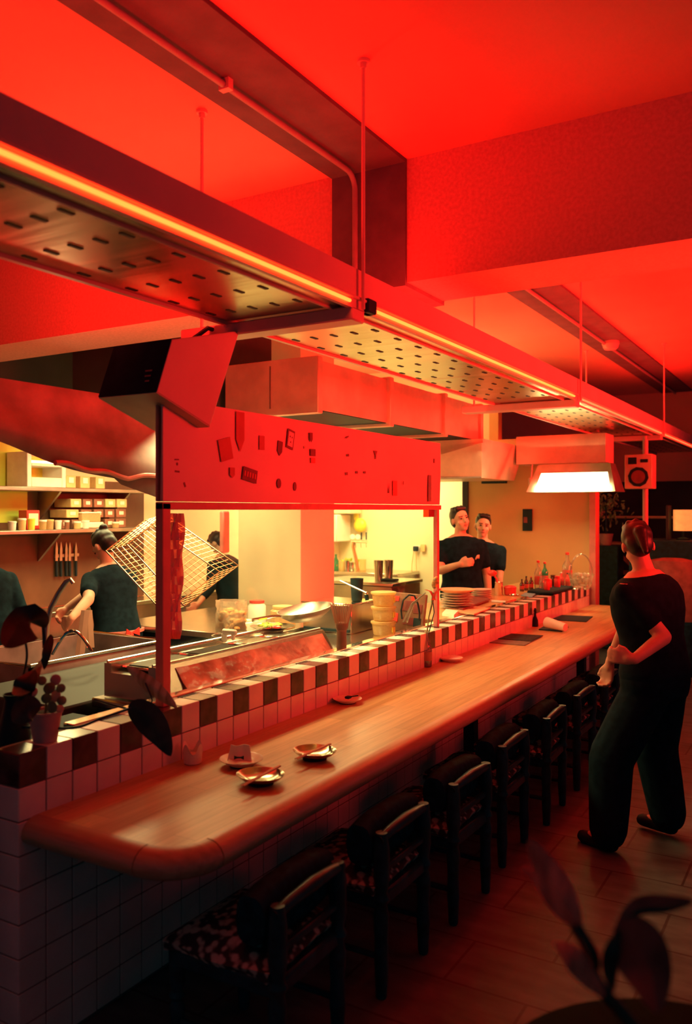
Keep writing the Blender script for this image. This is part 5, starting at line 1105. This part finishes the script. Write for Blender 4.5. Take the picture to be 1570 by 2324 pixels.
# ------------------------------------------------------------------ people
TOR = [(.84, .150, .105), (.93, .165, .115), (1.02, .145, .105), (1.12, .142, .103), (1.24, .168, .118), (1.33, .182, .112), (1.385, .165, .095), (1.43, .105, .075), (1.462, .062, .058)]
def person(label, loc, rz, H=1.68, lean=0.0, roll=0.0, head=(0, 0, 0), arms=None, legs=None, hair='short', sleeve='short', build=1.0, apron=False, shoe=True, group=None, legw=1.0):
    """arms / legs: joint points in the room (elbow, wrist, hand direction); one continuous body mesh, clothing and hair as children"""
    s = H / 1.70; t = thing('person', label, 'person', loc, rz, group)
    inv = Matrix.LocRotScale(Vector(loc), Euler((0, 0, rz)), None).inverted()
    piv = Vector((0, 0, .93 * s)); LR = Matrix.Rotation(-lean, 3, 'X') @ Matrix.Rotation(roll, 3, 'Y')
    def L(p, k=1.0):
        p = Vector(p) * s; w = max(0, min(1, (p.z - .88 * s) / (.25 * s)))
        return p if w == 0 else p.lerp(piv + LR @ (p - piv), w)
    def torso(mb, g=0.0, z0=0.8, z1=2.0, sc_=1.0, n=28):
        rs = []
        for z_, rx, ry in TOR:
            if z_ < z0 or z_ > z1: continue
            rs.append([L(((rx * build * sc_ + g) * math.copysign(abs(math.cos(a)) ** .9, math.cos(a)), (ry * build * sc_ + g) * math.sin(a), z_)) for a in [2 * PI * i / n for i in range(n)]])
        mb.rings(rs)
    sh = [L((sg * .158 * build, 0, 1.355)) for sg in (-1, 1)]
    hipc = [Vector((sg * .088, 0, .88)) * s for sg in (-1, 1)]
    A = []
    for i, sg in enumerate((-1, 1)):
        if arms and arms[i]:
            e, w = inv @ Vector(arms[i][0]), inv @ Vector(arms[i][1]); hd = (inv.to_3x3() @ Vector(arms[i][2])).normalized() if len(arms[i]) > 2 else (w - e).normalized()
            curl = arms[i][3] if len(arms[i]) > 3 else 0.9
            # keep real limb lengths
            e = sh[i] + (e - sh[i]).normalized() * .285 * s; w = e + (w - e).normalized() * .245 * s
        else:
            e = sh[i] + LR @ Vector((sg * .05, -.03, -.28)) * s; w = e + Vector((sg * .01, .07, -.24)) * s; hd = (w - e).normalized(); curl = .5
        A.append((e, w, hd, curl))
    G = []
    for i, sg in enumerate((-1, 1)):
        if legs and legs[i]: k, f = inv @ Vector(legs[i][0]), inv @ Vector(legs[i][1])
        else: f = Vector((sg * .10, 0, .07)) * s; k = (hipc[i] + f) / 2 + Vector((0, .025, 0))
        G.append((k, f))
    b = MB(); torso(b)
    b.cap(L((0, -.01, 1.42)), .056 * s, L((0, .012, 1.52)), .052 * s)
    HC = L((0, .018, 1.595)); HR = LR.to_3x3() @ Euler(head).to_matrix()
    hp = lambda p: HC + HR @ (Vector(p) * s)
    b.ball(hp((0, -.004, .028)), (.074 * s, .092 * s, .090 * s), 18, rot=HR); b.ball(hp((0, .026, -.035)), (.058 * s, .064 * s, .072 * s), 16, rot=HR)
    b.ball(hp((0, .062, -.088)), (.026 * s, .022 * s, .020 * s), 12, rot=HR)
    b.cap(hp((0, .086, .012)), .009 * s, hp((0, .104, -.024)), .013 * s, 8)
    for sg in (-1, 1):
        b.ball(hp((sg * .078, -.004, -.006)), (.010 * s, .020 * s, .032 * s), 10, rot=HR); b.ball(hp((sg * .032, .072, .028)), (.024 * s, .014 * s, .008 * s), 8, rot=HR); b.ball(hp((sg * .040, .060, -.028)), (.022 * s, .020 * s, .022 * s), 8, rot=HR)
    for i, sg in enumerate((-1, 1)):
        e, w, hd, curl = A[i]
        b.ball(sh[i], .058 * s, 12); b.cap(sh[i], .050 * s, e, .040 * s); b.cap(e, .041 * s, w, .027 * s)
        up = Vector((0, 0, 1)); pn_ = hd.cross(up); pn_ = pn_.normalized() if pn_.length > .2 else Vector((sg, 0, 0)); wid = hd.cross(pn_).normalized()
        # palm: pn_ is the palm normal, wid runs across the knuckles
        pc_ = w + hd * .052 * s; b.cap(w, .024 * s, w + hd * .03 * s, .026 * s)
        for q in (-.027, -.009, .009, .027): b.cap(w + hd * .02 * s + wid * q * .7 * s, .014 * s, w + hd * .088 * s + wid * q * s, .0125 * s, 8)
        for q, ln in ((-.030, .064), (-.010, .078), (.010, .074), (.030, .056)):
            p0 = w + hd * .088 * s + wid * q * s; d_ = hd.copy(); ax = wid
            for seg in range(3):
                d_ = Matrix.Rotation(-sg * curl * (.45 + .2 * seg), 3, ax) @ d_
                p1 = p0 + d_ * ln * (.45, .32, .26)[seg] * s; b.cap(p0, .0105 * s, p1, .0095 * s, 8); p0 = p1
        th = w + hd * .025 * s - wid * .022 * s; d_ = (hd - wid * .9).normalized(); p1 = th + d_ * .036 * s; b.cap(th, .014 * s, p1, .0115 * s, 8)
        p2 = p1 + (hd * .9 - wid * .25 + Matrix.Rotation(-sg * curl * .8, 3, wid) @ hd * .4).normalized() * .032 * s; b.cap(p1, .0115 * s, p2, .0095 * s, 8)
        k, f = G[i]
        b.cap(hipc[i], .085 * s, k, .056 * s); b.cap(k, .055 * s, f, .036 * s); b.cap(f, .036 * s, f + Vector((0, .13, -.035)) * s, .026 * s)
    b.build('body', M['skin'], t, remesh=.0075, post_smooth=3)
    # face
    for sg in (-1, 1):
        MB().ball(hp((sg * .030, .083, .010)), (.011 * s, .006 * s, .006 * s), 10, rot=HR).build('eye', M['hair'], t)
        MB().cap(hp((sg * .016, .090, .030)), .0035 * s, hp((sg * .048, .078, .030)), .003 * s, 6).build('eyebrow', M['hair'], t)
    MB().ball(hp((0, .090, -.055)), (.022 * s, .007 * s, .006 * s), 10, rot=HR).build('lips', M['lip'], t)
    # hair
    h = MB(); h.ball(hp((0, -.020, .046)), (.083 * s, .094 * s, .086 * s), 20, rot=HR); h.ball(hp((0, -.048, .0)), (.074 * s, .066 * s, .082 * s), 16, rot=HR)
    for k in range(16):
        a = 2 * PI * k / 16; h.ball(hp((.048 * math.cos(a), -.012 + .052 * math.sin(a), .108 + .008 * math.sin(k * 2.7))), .021 * s, 8)
    if hair == 'short': h.cap(hp((-.04, .052, .100)), .020 * s, hp((.04, .056, .108)), .022 * s, 8)
    if hair == 'bun': h.ball(hp((0, -.085, .118)), .034 * s, 14); h.cap(hp((.075, .05, .02)), .008 * s, hp((.078, .058, -.09)), .005 * s, 8)
    if hair == 'tied': h.ball(hp((0, -.115, .03)), .036 * s, 12); h.cap(hp((0, -.12, .01)), .03 * s, hp((0, -.135, -.10)), .016 * s, 10)
    h.build('hair', M['hair'], t, remesh=.008, post_smooth=2)
    # shirt
    c = MB(); torso(c, .013 * s, z0=.8, z1=1.44); c.rings([[L(((r_) * math.cos(a), (r_ * .85) * math.sin(a) + .002, z_)) for a in [2 * PI * i / 20 for i in range(20)]] for r_, z_ in ((.13 * build, 1.38), (.105 * build, 1.425), (.088, 1.452))])
    for i in range(2):
        e, w, hd, curl = A[i]; c.ball(sh[i], .060 * s, 12)
        if sleeve == 'short': q = sh[i].lerp(e, .62); c.cap(sh[i], .060 * s, q, .062 * s); 
        else: c.cap(sh[i], .060 * s, e, .054 * s); q = e.lerp(w, .55); c.cap(e, .056 * s, q, .047 * s)
    c.build('shirt', M['blackcloth'], t, remesh=.011, post_smooth=4)
    # trousers
    tr_ = MB(); rs = [[Vector(((rx * build + .012) * math.cos(a), (ry * build + .012) * math.sin(a), z_)) * s for a in [2 * PI * i / 24 for i in range(24)]] for z_, rx, ry in ((.80, .150, .105), (.88, .165, .115), (.97, .155, .110))]
    tr_.rings(rs)
    for i in range(2):
        k, f = G[i]; tr_.cap(hipc[i] + Vector((0, 0, -.04)), .098 * s * (1 + (legw - 1) * .5), k, .078 * s * legw); tr_.cap(k, .078 * s * legw, f + Vector((0, 0, .03)), .066 * s * legw)
    tr_.build('trousers', M['blackcloth'], t, remesh=.013, post_smooth=4)
    if shoe:
        for i in range(2):
            f = G[i][1]; fd = Vector((0, .15, -.04)) * s
            so = MB(); so.cap(f + Vector((0, -.02, -.035)) * s, .040 * s, f + fd, .034 * s, 14)
            so.build('shoe', M['black'], t, remesh=.009, post_smooth=2)
    if apron:
        ap = MB()
        rs = [[Vector(((.166 * build + .020) * math.cos(a), (.118 * build + .022) * math.sin(a), z_)) * s for a in [2 * PI * i / 28 for i in range(28)]] for z_ in (.955, .975)]
        ap.rings(rs)
        ap.build('apron_tie', M['framered'] if apron == 1 else M['redplastic'], t)
        y_ = -(.118 * build + .03) * s
        MB().prism([(0, y_, .965 * s), (-.05, y_ - .015, 1.0 * s), (-.055, y_ - .012, .94 * s)], (.0, -.008, 0)).prism([(0, y_, .965 * s), (.05, y_ - .015, 1.0 * s), (.055, y_ - .012, .94 * s)], (0, -.008, 0)).prism([(-.012, y_, .96 * s), (.012, y_, .96 * s), (.03, y_ - .02, .86 * s), (0, y_ - .02, .87 * s)], (0, -.006, 0)).build('apron_bow', M['redplastic'], t, smooth=0)
    return t
def yawto(dx, dy): return math.atan2(-dx, dy)

person('man in black t-shirt with a dark quiff, arm across, left of the two', (-3.07, 7.34, 0), yawto(.50, -.87), H=1.71, roll=R(2), head=(R(6), R(8), R(22)),
    arms=[None, (at(1000, 1308, d=7.65), at(1062, 1274, d=7.40), at(1090, 1268, d=7.35) - at(1062, 1274, d=7.40), 1.0)], hair='short', build=1.2)
person('man in black t-shirt with close-cropped dark hair by the plate stack, right of the two', (-3.07, 7.78, 0), yawto(.25, -.97), H=1.64, roll=R(-3), head=(R(0), R(-4), R(12)),
    arms=[(at(1132, 1318, d=8.1), at(1130, 1380, d=8.05)), (at(1066, 1330, d=7.65), at(1080, 1283, d=7.45), at(1094, 1262, d=7.38) - at(1080, 1283, d=7.45), 1.3)], hair='short', build=1.22)
person('cook with dark bun and black top bent over the sink, seen behind the ledge', (-4.20, 4.08, 0), yawto(-.97, .16), H=1.56, lean=R(13), head=(R(-30), 0, R(6)),
    arms=[(at(200, 1372, d=5.3), at(172, 1392, d=5.2), Vector((-.6, 0, -.5)), .8), (at(175, 1350, d=5.8), at(145, 1385, d=5.7))], hair='bun', apron=1, build=1.12)
person('cook with short dark hair and black top bent forward, behind the glass by the column', (-4.93, 6.24, 0), yawto(-.97, .1), H=1.50, lean=R(17), head=(R(-30), 0, R(6)),
    arms=[(at(478, 1345, d=7.6), at(450, 1370, d=7.5)), None], hair='short', apron=1, sleeve='long', build=1.1)
person('dark-clothed cook bending at the rear worktop at the left edge, behind the sink', (-4.80, 3.55, 0), yawto(-.9, .4), H=1.58, lean=R(24), head=(R(-20), 0, R(-20)), arms=[None, None], hair='short', sleeve='long')
person('waiter in black top and loose black trousers walking down the aisle past the chairs', (-.81, 4.44, 0), yawto(-.93, .30), H=1.62, lean=R(7), head=(R(-24), 0, R(-48)),
    arms=[(at(1520, 1462, d=4.05), at(1440, 1496, d=3.95), Vector((-.9, .0, .1)), .9), (at(1395, 1440, d=4.5), at(1385, 1500, d=4.5))],
    legs=[((-.99, 4.28, .46), (-1.00, 4.26, .07)), ((-.83, 4.56, .47), (-.78, 4.62, .08))], hair='tied', build=1.32, legw=1.5)
